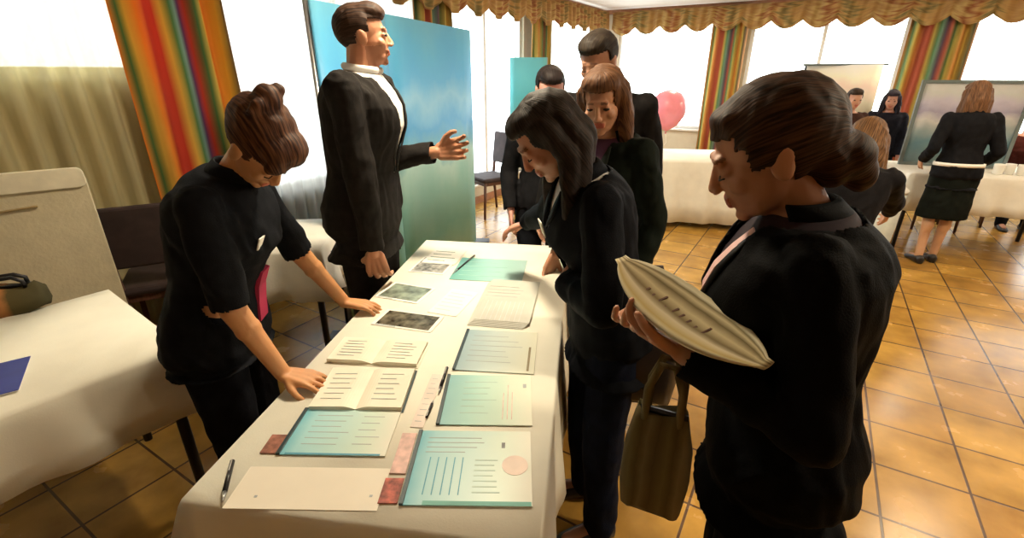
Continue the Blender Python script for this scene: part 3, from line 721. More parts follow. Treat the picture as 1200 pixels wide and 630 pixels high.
# ================================================================ cream board, left
pA = V((-2.95, 1.75, 0)); pB = V((-2.02, 2.36, 0))
pB = atd(97, 198, 2.33); pB.z = 0; pA = pB - V((.80, .62, 0)).normalized()*1.15
cb = thing('pinboard', 'large cream free-standing board with rounded corners behind the left table', 'board', pA)
dd = (pB-pA); Ld = dd.length; ex = dd.normalized(); ez = V((0, 0, 1)); nn = V((ex.y, -ex.x, 0))
def rrect(x0, x1, z0, z1, r, off):
    out = []
    for cx, cz, a0 in ((x1-r, z1-r, 0), (x0+r, z1-r, PI/2), (x0+r, z0+r, PI), (x1-r, z0+r, 1.5*PI)):
        for j in range(6): a = a0+PI/2*j/5; out.append(ex*(cx+r*math.cos(a)) + ez*(cz+r*math.sin(a)) + nn*off)
    return out
zt = atd(97, 195, 2.33).z
bm = bmesh.new(); loft(bm, [rrect(0, Ld, .35, zt, .06, -.02), rrect(0, Ld, .35, zt, .06, .02)]); obj('board_panel', bm, colmat('cream_felt', (.62, .55, .38), rough=.9, var=.06, bump=.2), cb, bevel=.004)
bm = bmesh.new(); loft(bm, [rrect(.0, Ld, zt-.09, zt+.004, .03, .018), rrect(.0, Ld, zt-.09, zt+.004, .03, .034)]); obj('top_rail', bm, colmat('cream_rail', (.78, .72, .55), rough=.6), cb, bevel=.004)
for x in (.12, Ld-.12):
    bm = bmesh.new(); tube(bm, [ex*x-nn*.03, ex*x-nn*.03+ez*zt*.97], .014, 8); tube(bm, [ex*x-nn*.22+ez*.012, ex*x+nn*.16+ez*.012], .012, 8); obj('stand_leg', bm, M['steel'], cb, smooth=True)
for x, z in ((Ld-.36, zt-.17), (Ld-.50, zt-.06)):
    bm = bmesh.new(); ell(bm, ex*x+nn*.032+ez*z, (.035, .018, .018)); obj('clip', bm, colmat('brown_clip', (.08, .03, .015)), cb, smooth=True)
bm = bmesh.new(); tube(bm, [ex*(Ld-.34)+nn*.03+ez*(zt-.165), ex*(Ld-.20)+nn*.03+ez*(zt-.158)], .005, 8); obj('clip_bar', bm, colmat('tan_bar', (.35, .26, .12)), cb)
# bag standing on the left table
def bag(label, loc, rz, w, d, h, m, strapm, strap=.18, name='handbag', lz=0, n=24, label2='bag', taper=.82):
    t = thing(name, label, label2, loc, rz); rg = []
    for s, f in ((0, .80), (.04, .95), (.3, 1.05), (.65, 1.0), (.9, taper), (1, taper*.9)):
        rg.append([V((w/2*f*math.copysign(abs(math.cos(a))**.6, math.cos(a)), d/2*(f if s < .8 else f*.6)*math.copysign(abs(math.sin(a))**.6, math.sin(a)), h*s+.01*math.sin(3*a+5*s))) for a in [2*PI*j/n for j in range(n)]])
    bm = bmesh.new(); loft(bm, rg); obj('bag_body', bm, m, t, smooth=True)
    for y in (-1, 1):
        bm = bmesh.new(); tube(bm, [(-w*.25, y*d*.16, h*.93), (-w*.24, y*d*.2, h+strap*.5), (-w*.1, y*d*.15, h+strap*.95), (w*.1, y*d*.15, h+strap*.95), (w*.24, y*d*.2, h+strap*.5), (w*.25, y*d*.16, h*.93)], .008, 8); obj('handle', bm, strapm, t, smooth=True)
    bm = bmesh.new(); tube(bm, [(-w*.36, 0, h*.985), (w*.36, 0, h*.985)], .007, 6); obj('zip', bm, M['darkmetal'], t)
    return t
p = at(18, 372, .76); p = at(22, 362, .755)
bag('dark and tan bag standing on the back of the left table', (p.x, p.y, .754), lrz+1.2, .20, .12, .10, ramp_mat('bag_tan_leather', [(0, (.05, .045, .02)), (.5, (.10, .08, .03)), (.6, (.45, .20, .07)), (1, (.50, .24, .09))], False, 'X', noise_amt=.1), M['darkmetal'], .04)
# blue booklet
def flat_thing(name, label, cat, quad, z, th, m, group=None, bevel=0):
    """a flat printed thing lying on a table: quad = its four corners in the photograph, laid on the table's plane"""
    pts = [at(x, y, z) for x, y in quad]; c = sum(pts, V())/4; c.z = z
    ex_ = ((pts[1]-pts[0])+(pts[2]-pts[3])); ang_ = math.atan2(ex_.y, ex_.x); w = ((pts[1]-pts[0]).length+(pts[2]-pts[3]).length)/2; l = ((pts[3]-pts[0]).length+(pts[2]-pts[1]).length)/2
    t = thing(name, label, cat, c, ang_, group)
    return t, w, l
def sheet(parent, name, x0, x1, y0, y1, z0, z1, m, bevel=.0008):
    bm = bmesh.new(); box(bm, ((x0+x1)/2, (y0+y1)/2, (z0+z1)/2), (abs(x1-x0), abs(y1-y0), z1-z0)); return obj(name, bm, m, parent, bevel=bevel)
t, w, l = flat_thing('booklet', 'royal blue booklet lying on the left white tablecloth', 'booklet', [(-22, 432), (22, 425), (38, 452), (-14, 470)], .754, .006, None)
sheet(t, 'page_block', -w/2+.004, w/2-.002, -l/2+.004, l/2-.004, .001, .006, M['white']); sheet(t, 'cover', -w/2, w/2, -l/2, l/2, .006, .0085, colmat('royal_blue', (.02, .035, .30), rough=.4))
ZT = TZ+.0035
def lines(parent, x0, x1, y0, y1, n, z, m=None, name='printed_lines', vertical=False, ragged=True, th=.0035):
    bm = bmesh.new(); rnd = random.Random(int((x0+y0)*1e4) & 255)
    for i in range(n):
        f = (i+.5)/n; e = 1-(.35*rnd.random() if ragged else 0)
        if vertical: x = x0+(x1-x0)*f; box(bm, (x, (y0+(y0+(y1-y0)*e))/2, z), (th, (y1-y0)*e, .0004))
        else: y = y1-(y1-y0)*f; box(bm, ((x0+x0+(x1-x0)*e)/2, y, z), ((x1-x0)*e, th, .0004))
    return obj(name, bm, m or M['greyline'], parent)
blue_a = ramp_mat('pale_blue_print', [(0, (.20, .52, .62)), (.12, (.38, .66, .70)), (.45, (.50, .72, .70)), (.75, (.66, .80, .70)), (1, (.84, .84, .74))], False, 'X', rough=.35, noise_amt=.12, noise_scale=3)
blue_b = ramp_mat('pale_green_print', [(0, (.30, .56, .58)), (.3, (.42, .68, .62)), (.65, (.58, .74, .62)), (1, (.82, .83, .70))], False, 'X', rough=.35, noise_amt=.15, noise_scale=3)
blue_c = ramp_mat('grey_blue_print', [(0, (.36, .50, .55)), (.4, (.52, .62, .60)), (1, (.66, .66, .54))], False, 'X', rough=.35, noise_amt=.2, noise_scale=3)
blue_d = ramp_mat('teal_print_sheet', [(0, (.16, .42, .38)), (.5, (.30, .56, .50)), (1, (.40, .58, .56))], False, 'X', rough=.3, noise_amt=.2, noise_scale=3)
ink = M['greyline']; red = colmat('red_photo_print', (.42, .10, .07), var=.6, scale=60); pink = colmat('pink_print', (.75, .50, .45), var=.25, scale=40)
dk = colmat('dark_binding', (.02, .05, .06), rough=.4)
inkb = colmat('blue_ink', (.10, .36, .50))
# --- right-hand column: three bound report spreads lying open, blue pages
def report(label, quad, m, bar=True, side=True, seed=0, lay=0):
    z = ZT+lay
    t, w, l = flat_thing('brochure', label, 'brochure', quad, z, .004, None)
    sheet(t, 'page', -w/2, w/2, -l/2, l/2, .0003, .0035, m)
    if bar: sheet(t, 'spine', -w/2-.008, -w/2+.002, -l/2, l/2, .0003, .007, dk)
    return t, w, l
t, w, l = report('pale blue brochure nearest the camera on the main table, with pink photos down its left', [(488, 507), (622, 505), (624, 597), (480, 590)], blue_a)
lines(t, -w*.40, -w*.05, -l*.38, l*.10, 5, .0037, inkb, vertical=True, th=.0025, ragged=False); lines(t, -w*.42, w*.1, l*.14, l*.42, 4, .0037, ink, th=.002)
lines(t, w*.02, w*.26, -l*.38, l*.10, 7, .0037, colmat('green_ink', (.45, .62, .55)), th=.003)
sheet(t, 'photo', -w/2-.055, -w/2-.012, -l*.48, -l*.18, .0003, .003, red); sheet(t, 'photo', -w/2-.050, -w/2-.012, -l*.12, l*.46, .0003, .003, pink)
bm = bmesh.new(); lathe(bm, [(.0155*2, 0), (.0155*2, .0006)], (w*.36, -.0*l, .0036), 24); obj('seal_print', bm, colmat('pale_rose', (.85, .70, .62)), t)
sheet(t, 'dot_print', w*.24, w*.27, l*.24, l*.32, .0036, .0042, M['black'])
sheet(t, 'edge_print', -w*.35, w*.49, -l*.5, -l*.45, .0036, .0042, colmat('teal_ink', (.18, .48, .42)))
t, w, l = report('pale green-blue brochure, second from the camera in the right column of the main table', [(533, 440), (624, 441), (622, 499), (508, 498)], blue_b)
lines(t, -w*.3, w*.1, -l*.35, l*.4, 6, .0037, colmat('green_ink', (.45, .62, .55)), th=.003); lines(t, w*.15, w*.3, -l*.4, l*.3, 3, .0037, pink, vertical=True, th=.002)
sheet(t, 'dot_print', w*.40, w*.44, l*.22, l*.30, .0036, .0042, ink)
t, w, l = report('grey-blue brochure, third from the camera in the right column, by the table edge', [(548, 385), (628, 392), (628, 437), (535, 436)], blue_c)
lines(t, -w*.4, w*.35, -l*.35, l*.4, 6, .0037, ink, th=.0022)
sheet(t, 'edge_strip', w*.40, w*.43, -l*.45, l*.1, .0036, .0044, colmat('brown_ink', (.22, .18, .10)))
# --- a grey fanned pad and the sheets with vertical rules behind it
t, w, l = flat_thing('paper_stack', 'grey fanned stack of ruled sheets in front of the dark-haired woman', 'paper stack', [(566, 330), (622, 332), (626, 388), (556, 380)], ZT, .01, None)
for i in range(6):
    s = sheet(t, 'page', -w/2+.004*i, w/2-.01+.004*i, -l/2+.006*i, l/2-.02+.004*i, .0002+.002*i, .002+.002*i, colmat('grey_ruled_paper', (.56, .56, .50), var=.06)); 
lines(t, -w*.35, w*.40, -l*.42, -l*.02, 9, .0128, colmat('pale_ink', (.70, .66, .64)), vertical=True, th=.0028, ragged=False); lines(t, -w*.40, w*.3, l*.05, l*.36, 4, .0128, ink, th=.003)
t, w, l = flat_thing('poster', 'teal glossy poster lying at the far end of the main table under the reaching hand', 'poster', [(540, 302), (612, 305), (618, 332), (528, 327)], ZT, .002, None)
sheet(t, 'print', -w/2, w/2, -l/2, l/2, .0002, .002, blue_d); lines(t, -w*.4, w*.3, -l*.4, l*.4, 4, .0023, colmat('light_teal_ink', (.42, .68, .62)), th=.004)
# --- left column
t, w, l = report('pale blue brochure near the leaning woman, small brown photo at its left', [(366, 481), (470, 480), (452, 537), (322, 531)], blue_a)
lines(t, -w*.35, w*.1, -l*.35, l*.4, 6, .0037, ink, th=.002); lines(t, w*.14, w*.4, -l*.35, l*.4, 5, .0037, ink, th=.002)
sheet(t, 'photo', -w/2-.050, -w/2-.004, -l*.48, -l*.10, .0003, .003, colmat('brown_photo', (.30, .12, .08), var=.5, scale=50))
sheet(t, 'edge_print', -w*.45, w*.45, -l*.50, -l*.465, .0036, .0042, inkb)
def open_book(label, quad, m, dark=True, thick=.014, name='open_book', rule=6):
    t, w, l = flat_thing(name, label, 'book', quad, ZT, thick, None)
    bm = bmesh.new(); n = 16
    def prof(x): u = abs(x)/(w/2); return thick*(.25+.75*(1-(1-min(1, u*3.0))**2))*(1-.15*u)
    for sgn in (-1, 1):
        rg = []
        for j in range(n+1):
            x = sgn*(w/2)*j/n; rg.append([V((x, -l/2, .002)), V((x, l/2, .002)), V((x, l/2, prof(x)+.002)), V((x, -l/2, prof(x)+.002))])
        loft(bm, rg)
    obj('page_block', bm, m, t, smooth=False)
    sheet(t, 'cover', -w/2-.006, w/2+.006, -l/2-.006, l/2+.006, .0002, .002, dk if dark else M['cream'])
    lines(t, -w*.42, -w*.12, -l*.38, l*.38, rule, thick*.93+.003, ink, th=.0022); lines(t, w*.14, w*.42, -l*.38, l*.38, rule, thick*.93+.003, ink, th=.0022)
    return t, w, l
open_book('cream open book with dark cover edge beside the front hand of the leaning woman', [(392, 437), (494, 434), (462, 484), (362, 478)], M['cream'])
open_book('cream book lying open behind the dark-edged book on the main table', [(402, 398), (500, 404), (490, 430), (386, 425)], M['cream'], dark=False)
def pen(label, a, b, m, r=.0045, z=ZT):
    pa, pb = at(*a, z), at(*b, z); t = thing('pen', label, 'pen', pa); d = pb-pa; d.z = 0
    bm = bmesh.new(); tube(bm, [V((0, 0, r)), d*.78+V((0, 0, r))], r, 10); obj('barrel', bm, m, t, smooth=True)
    bm = bmesh.new(); tube(bm, [d*.78+V((0, 0, r)), d*.9+V((0, 0, r)), d+V((0, 0, r))], [r*.95, r*.7, r*.2], 10); obj('tip', bm, M['steel'], t, smooth=True)
    bm = bmesh.new(); tube(bm, [d*.02+V((0, 0, r*2.1)), d*.3+V((0, 0, r*2.2))], r*.3, 6); obj('clip', bm, M['steel'], t)
pen('black pen lying alone near the front left corner of the main table', (273, 542), (261, 590), M['black'], .0055)
pen('dark pen lying along the gap beside the open cream book', (524, 432), (514, 462), M['black'], .0048)
pen('short dark pen between the two paper columns, near the green-blue brochure', (500, 490), (508, 470), M['black'], .004)
pen('slim dark pen at the far end of the main table by the reaching hand', (556, 300), (530, 322), M['black'], .0045)
t, w, l = flat_thing('paper_sheet', 'large blank cream sheet at the near end of the main table', 'paper', [(292, 548), (452, 548), (448, 600), (262, 594)], ZT, .001, None)
sheet(t, 'page', -w/2, w/2, -l/2, l/2, .0002, .0010, colmat('buff_paper', (.86, .80, .68), var=.02)); sheet(t, 'dot_print', -w*.34, -w*.32, -l*.25, -l*.20, .0011, .0015, ink); sheet(t, 'dot_print', w*.42, w*.44, -l*.2, -l*.15, .0011, .0015, ink)
t, w, l = flat_thing('leaflet', 'narrow pinkish leaflet in the gap between the two paper columns', 'leaflet', [(517, 440), (530, 440), (484, 500), (468, 498)], ZT, .001, None)
sheet(t, 'page', -w/2, w/2, -l/2, l/2, .0002, .0012, colmat('blush_paper', (.84, .72, .64))); lines(t, -w*.3, w*.3, -l*.45, l*.45, 9, .0014, ink, th=.0018)
# photo cards further along
bwp = colmat('monochrome_photo', (.12, .11, .08), var=.9, scale=25, rough=.25); bwp2 = colmat('green_grey_photo', (.22, .27, .22), var=.8, scale=18, rough=.3); bwp3 = colmat('contrast_photo', (.30, .29, .26), var=.95, scale=35, rough=.3)
for lb, q, mm in (('dark glossy photo card just past the back hand of the leaning woman', [(455, 362), (518, 371), (508, 390), (434, 380)], bwp),
                  ('grey-green photo card, second of the cards on the left of the table', [(462, 330), (508, 338), (492, 356), (440, 348)], bwp2),
                  ('black and white photo card at the far left end of the main table', [(498, 300), (536, 303), (520, 322), (478, 318)], bwp3)):
    t, w, l = flat_thing('photo_card', lb, 'photo card', q, ZT, .002, None); sheet(t, 'card', -w/2, w/2, -l/2, l/2, .0002, .002, M['white']); sheet(t, 'picture', -w*.44, w*.44, -l*.42, l*.42, .0021, .0026, mm)
    sheet(t, 'caption_strip', -w*.44, -w*.1, -l*.48, -l*.43, .0021, .0025, ink)
t, w, l = flat_thing('leaflet', 'white leaflet lying between the photo cards and the grey stack', 'leaflet', [(520, 338), (556, 342), (540, 372), (512, 366)], ZT, .001, None)
sheet(t, 'page', -w/2, w/2, -l/2, l/2, .0002, .0012, M['white']); lines(t, -w*.4, w*.4, -l*.4, l*.4, 6, .0014, ink, th=.002)
t, w, l = flat_thing('leaflet', 'white leaflet with coloured print at the far end of the main table', 'leaflet', [(508, 292), (545, 292), (534, 312), (498, 306)], ZT+.003, .001, None)
sheet(t, 'page', -w/2, w/2, -l/2, l/2, .0002, .0012, M['white']); lines(t, -w*.4, w*.4, -l*.4, l*.4, 4, .0014, colmat('dark_green_ink', (.05, .16, .10)), th=.006)
# ================================================================ right background
a, b, ba = rt
ax = (b-a).normalized(); an = V((-ax.y, ax.x, 0))
def onr(px, back, z=.754):
    # a point on the right table: the column of the photograph, at a distance behind the front edge
    best = min((a+ax*s*.01+an*back for s in range(0, 400)), key=lambda p: abs(proj((p.x, p.y, z))[0]-px)); return V((best.x, best.y, z))
p0, p1 = onr(1052, .52), onr(1176, .52)
fb = thing('framed_board', 'grey-framed landscape board standing on the right-hand table', 'board', p0)
d = p1-p0; d.z = 0; e = d.normalized(); Lb = d.length; HB = .80
lm = panel_mat('landscape_print', [(0, (.30, .42, .45)), (.25, (.16, .30, .36)), (.42, (.34, .42, .44)), (.55, (.62, .62, .62)), (.65, (.36, .33, .46)), (.78, (.55, .52, .62)), (.9, (.60, .62, .60)), (1, (.70, .70, .70))], .25, 6)
flat_panel('print', e*.03, e*(Lb-.03), .03, HB-.03, .012, lm, fb)
for q0, q1 in ((e*0, e*Lb),):
    bm = bmesh.new(); R_z = math.atan2(e.y, e.x)
    box(bm, e*Lb/2+V((0, 0, .015)), (Lb, .03, .03), R_z); box(bm, e*Lb/2+V((0, 0, HB-.015)), (Lb, .03, .03), R_z); box(bm, e*.015+V((0, 0, HB/2)), (.03, .03, HB-.06), R_z); box(bm, e*(Lb-.015)+V((0, 0, HB/2)), (.03, .03, HB-.06), R_z); obj('frame', bm, colmat('grey_frame', (.16, .20, .20), rough=.4), fb)
for x in (.2, Lb-.2):
    bm = bmesh.new(); tube(bm, [e*x+V((0, .01, HB*.6)), e*x+an*.16+V((0, 0, .008))], .008, 8); obj('strut', bm, M['darkmetal'], fb)
# mugs and boxes on that table
for i, (px, bk) in enumerate(((1168, .16), (1182, .2), (1196, .17))):
    p = onr(px, bk); t = thing('cup', ['white cup nearest the framed board on the right table', 'white cup between two others on the right table', 'white cup nearest the right edge of the picture'][i], 'cup', p, .4*i, 'cups on the right table')
    bm = bmesh.new(); lathe(bm, [(.028, 0), (.036, .01), (.040, .08), (.040, .095), (.036, .095), (.034, .015), (.01, .012)], seg=18); obj('bowl', bm, M['white'], t, True)
    bm = bmesh.new(); tube(bm, [(.038, 0, .08), (.062, 0, .07), (.062, 0, .035), (.037, 0, .025)], .005, 8); obj('handle', bm, M['white'], t, True)
# board and poster before the middle window
p0 = atd(946, 76, 5.9); p1 = atd(1036, 76, 5.55)
eb = thing('display_board', 'pale yellow display board with a thin dark top rail in front of the middle window', 'display', (p0.x, p0.y, 0))
q = p1-p0; q.z = 0
flat_panel('printed_panel', (0, 0, 0), q, .85, p0.z, .015, panel_mat('yellow_print', [(0, (.80, .74, .58)), (.5, (.85, .80, .62)), (.7, (.85, .66, .56)), (.85, (.86, .84, .66)), (1, (.88, .86, .80))], .3, 5), eb)
bm = bmesh.new(); tube(bm, [V((-.05, 0, p0.z)), q+V((.05, 0, p0.z))], .012, 8); obj('top_rail', bm, colmat('grey_frame', (.16, .20, .20)), eb)
for x in (0, 1):
    bm = bmesh.new(); tube(bm, [q*x+V((0, .02, 0)), q*x+V((0, .02, p0.z))], .012, 8); tube(bm, [q*x+V((0, -.2, .012)), q*x+V((0, .22, .012))], .012, 8); obj('post', bm, M['darkmetal'], eb)
# balloon
p = atd(783, 129, 6.05); tb = thing('balloon', 'round pink balloon floating above the far white table', 'balloon', p)
bm = bmesh.new(); lathe(bm, [(.002, -.26), (.03, -.245), (.13, -.18), (.205, -.06), (.225, .03), (.20, .13), (.135, .20), (.06, .232), (.004, .24)], seg=28); obj('skin', bm, mat('pink_latex', (.85, .26, .32), .35, var=.05, coat=.5), tb, True)
bm = bmesh.new(); lathe(bm, [(.014, -.285), (.004, -.262), (.010, -.25)], seg=10); obj('knot', bm, mat('pink_knot', (.6, .10, .12), .4), tb, True)
bm = bmesh.new(); tube(bm, [V((0, 0, -.27)), V((.02, 0, -.4)), V((0, .0, .756-p.z))], .002, 6); obj('string', bm, M['white'], tb)
# white container standing left of the woman in the skirt
p = atd(1038, 240, 4.5)
wb = thing('wastebin', 'narrow white bin standing to the left of the woman in the black skirt', 'bin', (p.x, p.y, 0))
bm = bmesh.new(); lathe(bm, [(.10, 0), (.11, .02), (.135, .60), (.125, .60), (.10, .03)], seg=24); obj('bin_body', bm, colmat('pale_plastic', (.62, .66, .62), rough=.4), wb, True)
bm = bmesh.new(); lathe(bm, [(.14, .60), (.142, .625), (.10, .66), (.01, .67)], seg=24); obj('lid', bm, M['white'], wb, True)
# ================================================================ world + extra lights
w = bpy.data.worlds.new('sky'); bpy.context.scene.world = w; w.use_nodes = True; n = w.node_tree; bg = n.nodes['Background']
tc = n.nodes.new('ShaderNodeTexCoord'); sp = n.nodes.new('ShaderNodeSeparateXYZ'); cr = n.nodes.new('ShaderNodeValToRGB')
n.links.new(tc.outputs['Generated'], sp.inputs[0]); n.links.new(sp.outputs['Z'], cr.inputs[0]); n.links.new(cr.outputs[0], bg.inputs[0])
cr.color_ramp.elements[0].color = (.80, .82, .80, 1); cr.color_ramp.elements[1].color = (.80, .90, 1, 1)
bg.inputs[1].default_value = SKY
vs = bpy.context.scene.view_settings; vs.view_transform = 'Standard'; vs.look = 'None'; vs.exposure = EXPO; vs.gamma = 1; vs.use_curve_mapping = False
# ================================================================ people
BL = (.007, .007, .009)
def handbag_on(): pass
# the woman at left, bowed over the table, both hands on its edge
w1 = at(332, 438, .795); w2 = at(404, 354, .795)
P1 = person('woman in dark shirt bending over the main table, brown hair knotted on top', (-.935, 1.36), 84, 1.66, lean=17, head=(58, 22, 6), hair=('updo', (.030, .011, .007), (.17, .070, .030)),
    top=(.009, .010, .013), topname='blouse', shirt=None, vopen=0, sleeve=.98, R=dict(w=w1, pole=(-.7, -.5, -.15), D=(.90, -.05, -.16), N=(-.2, .0, -.97), curl=15), L=dict(w=w2, pole=(-.6, .3, -.2), D=(.90, .05, -.16), N=(-.2, -.1, -.97), curl=15),
    skin=(.62, .30, .13), bottom='trousers', bottomcol=(.009, .010, .014), neckf=.01, hicollar=True, bulk=1.08)
# the man in the dark suit
w1 = atd(478, 188, 2.05); w2 = atd(512, 178, 2.25)
P2 = person('man in dark suit and white shirt before the blue display, seen side-on', (-.67, 2.14), 92, 1.97, lean=6, male=True, hsc=.90, neckf=-.022, bulk=1.05, head=(-3, -14, 0), hair=('short', (.018, .008, .005), (.07, .035, .02)),
    top=(.018, .016, .015), topname='jacket', shirt=(.80, .79, .76), vopen=.32, sleeve=1.93, L=dict(w=w2, pole=(-.4, 0, -1), D=(.9, -.1, .15), N=(.1, -.9, .2), curl=30, T=(0, 0, 1)), R=dict(l=(.24, .10, .92), pole=(.5, -1, 0), D=(0, .3, -1), curl=30),
    skin=(.50, .23, .13), bottom='trousers', bottomcol=(.018, .016, .016), beard=True, lids=False)
# the dark-haired woman at the right edge of the table
w1 = at(590, 283, .80); 
P3 = person('dark-haired woman in a black jacket, head bowed, reaching to the far papers', (.31, 1.40), -98, 1.66, lean=15, head=(40, -6, 4), hair=('long', (.010, .007, .006), (.035, .022, .016)),
    top=(.006, .007, .010), topname='jacket', shirt=(.62, .62, .64), vopen=.10, sleeve=1.95, R=dict(w=w1+V((.02, -.0, .0)), pole=(.3, .3, -1), D=(-.85, .15, -.35), N=(-.3, 0, -.95), curl=25), L=dict(l=(-.06, .16, 1.04), pole=(.2, -1, -.5), D=(.6, .7, .2), N=(.2, -.8, .3), curl=35),
    skin=(.50, .24, .15), bottom='trousers', bottomcol=(.007, .010, .022))
# the fair-haired woman behind her
P4 = person('woman with light brown hair and a pale scarf, standing behind the dark-haired woman', (.445, 2.02), -130, 1.70, lean=11, head=(20, -28, 3), hair=('long', (.050, .020, .010), (.20, .09, .036)),
    top=(.009, .013, .010), topname='jacket', shirt=(.10, .035, .08), vopen=.16, sleeve=1.9, skin=(.56, .29, .18), bottom='trousers', bottomcol=(.012, .009, .010), vox=.007, lids=False)
P5 = person('tall dark-haired man in a black jacket at the back of the group of four', (.46, 2.55), -155, 1.86, lean=4, male=True, head=(25, 12, 0), hair=('short', (.012, .008, .007), (.04, .03, .02)),
    top=(.010, .009, .009), topname='jacket', shirt=(.06, .05, .06), vopen=.12, sleeve=1.93, skin=(.45, .22, .14), bottom='trousers', bottomcol=(.012, .010, .010), vox=.009)
P6 = person('person with black hair and pinkish face half hidden behind the dark-haired woman', (.20, 2.95), 172, 1.70, lean=4, head=(20, 0, 0), hair=('short', (.010, .008, .008), (.03, .02, .02)),
    top=(.012, .012, .014), topname='jacket', shirt=(.4, .3, .3), vopen=.1, sleeve=1.93, skin=(.70, .33, .26), bottom='trousers', vox=.010)
# the woman in the right foreground, reading
MA, MB_ = atd(727, 303, 1.02), atd(900, 430, .76)
w1 = atd(800, 402, .90); w2 = atd(752, 348, 1.05)
P7 = person('woman in black suit in the right foreground reading a magazine, hair in low knot', (.585, .86), -68, 1.68, lean=5, neckang=20, neckf=-.020, hsc=1.06, head=(26, -6, -3), hair=('lowbun', (.012, .006, .004), (.085, .038, .018)),
    top=(.0035, .0038, .0045), topname='jacket', shirt=(.018, .008, .016), vopen=.20, sleeve=1.92, L=dict(w=w1-V((0, 0, .015)), pole=(.5, -.6, -.9), D=(-.65, .60, .25), N=(-.1, .35, .95), curl=32, T=(-.3, -.3, .9)), R=dict(w=w2-V((0, 0, .04)), pole=(.6, .2, -1), D=(-.4, -.75, .1), N=(.2, -.1, .95), curl=30),
    skin=(.50, .25, .15), bottom='trousers', bottomcol=(.004, .006, .008), bulk=1.18)
P8 = person('person with loose wavy brown hair standing just behind the reading woman', (1.50, 2.14), 40, 1.52, lean=24, head=(30, 10, 0), hair=('wavy', (.06, .028, .012), (.24, .12, .05)),
    top=(.010, .009, .010), topname='jacket', shirt=None, vopen=0, sleeve=1.75, R=dict(w=atd(1040, 262, 2.75), pole=(.3, -1, -.5), curl=25), skin=(.60, .30, .16), bottom='trousers', bottomcol=(.012, .03, .07), vox=.008)
p = at(1083, 303, 0)
P9 = person('long-haired woman in black blazer and short skirt, seen from behind at right table', (p.x-.06, p.y-.08), 20, 1.60, lean=5, head=(14, -6, 0), hair=('longback', (.07, .032, .015), (.24, .12, .06)),
    top=(.009, .009, .011), topname='blazer', shirt=None, vopen=0, sleeve=1.9, R=dict(l=(.21, .16, .88), curl=25), L=dict(l=(-.21, .14, .90), curl=25), skin=(.62, .36, .22), bottom='skirt', bottomcol=(.008, .010, .008), shoe=(.75, .66, .58), feet={1: (.06, .05), -1: (-.07, -.02)}, vox=.009)
rg = []
for s_, i_ in ((.035, .018), (.035, .027), (.065, .027), (.065, .018)):
    c_, x_, f_, u_ = P9['spine'](s_); rg.append([c_ + x_*math.cos(t)*(.160*P9['k']+i_) + f_*(math.sin(t)*(.112*P9['k']+i_)-.008) for t in [2*PI*j/28 for j in range(28)]])
bm = bmesh.new(); loft(bm, rg); obj('belt', bm, M['white'], P9['root'], smooth=True)
d1 = atd(1000, 110, 5.05); d2 = atd(1045, 117, 5.35); d3 = atd(1193, 158, 4.75)
P10 = person('distant short-haired person in a reddish top in front of the yellow board', (d1.x, d1.y), 190, 1.50, lean=3, head=(6, 0, 0), hair=('short', (.02, .012, .01), (.06, .035, .02)), top=(.05, .022, .015), topname='pullover', shirt=None, vopen=0, sleeve=1.9, skin=(.55, .28, .18), vox=.012, lids=False)
P11 = person('distant black-haired person in dark clothes beside the framed landscape board', (d2.x, d2.y), 215, 1.48, lean=4, head=(10, 0, 0), hair=('long', (.010, .008, .01), (.03, .02, .03)), top=(.012, .012, .018), topname='pullover', shirt=None, vopen=0, sleeve=1.9, skin=(.45, .22, .15), vox=.012, lids=False)
# a seated visitor at the right edge
p = atd(1200, 158, 5.35)
c1 = dup(c0, V((p.x, p.y, 0)), rt[2]+PI, 'dark chair behind the right table, holding the seated person')
P12 = person('seated person in dark red at the right edge of the picture behind the table', (p.x, p.y), -math.degrees(rt[2]+PI), 1.60, lean=6, head=(12, 0, 0), hair=('short', (.02, .012, .01), (.06, .035, .02)), top=(.07, .018, .014), topname='pullover', shirt=None, vopen=0, sleeve=1.9, sit=True,
    R=dict(l=(.16, .30, .60), curl=20), L=dict(l=(-.16, .30, .60), curl=20), skin=(.50, .24, .16), vox=.012, lids=False)
# ---------------------------------------------------------------- things worn and held
def strip(name, P, pts, w, th, m, parent=None, cat=None):
    bm = bmesh.new(); rg = []
    for i, p in enumerate(pts):
        d = (pts[min(i+1, len(pts)-1)]-pts[max(0, i-1)]).normalized(); sd = d.cross(P).normalized(); nn = sd.cross(d).normalized()
        rg.append([p+sd*w/2+nn*th, p-sd*w/2+nn*th, p-sd*w/2, p+sd*w/2])
    loft(bm, rg); return obj(name, bm, m, parent)
def front(P, s, x, infl=.026):
    c, xx, fw, up = P['spine'](s); k = P['k']
    for q0, q1 in zip(P['prof'], P['prof'][1:]):
        if q0[0] <= s <= q1[0]: f = (s-q0[0])/(q1[0]-q0[0]); d = q0[2]+f*(q1[2]-q0[2]); w_ = q0[1]+f*(q1[1]-q0[1]); sh_ = q0[3]+f*(q1[3]-q0[3])
    return c + xx*x*k + fw*((d*k+infl)*math.sqrt(max(.05, 1-(x/(w_+.02))**2))+sh_*k)
def fdir(P): return P['spine'](.35)[2]
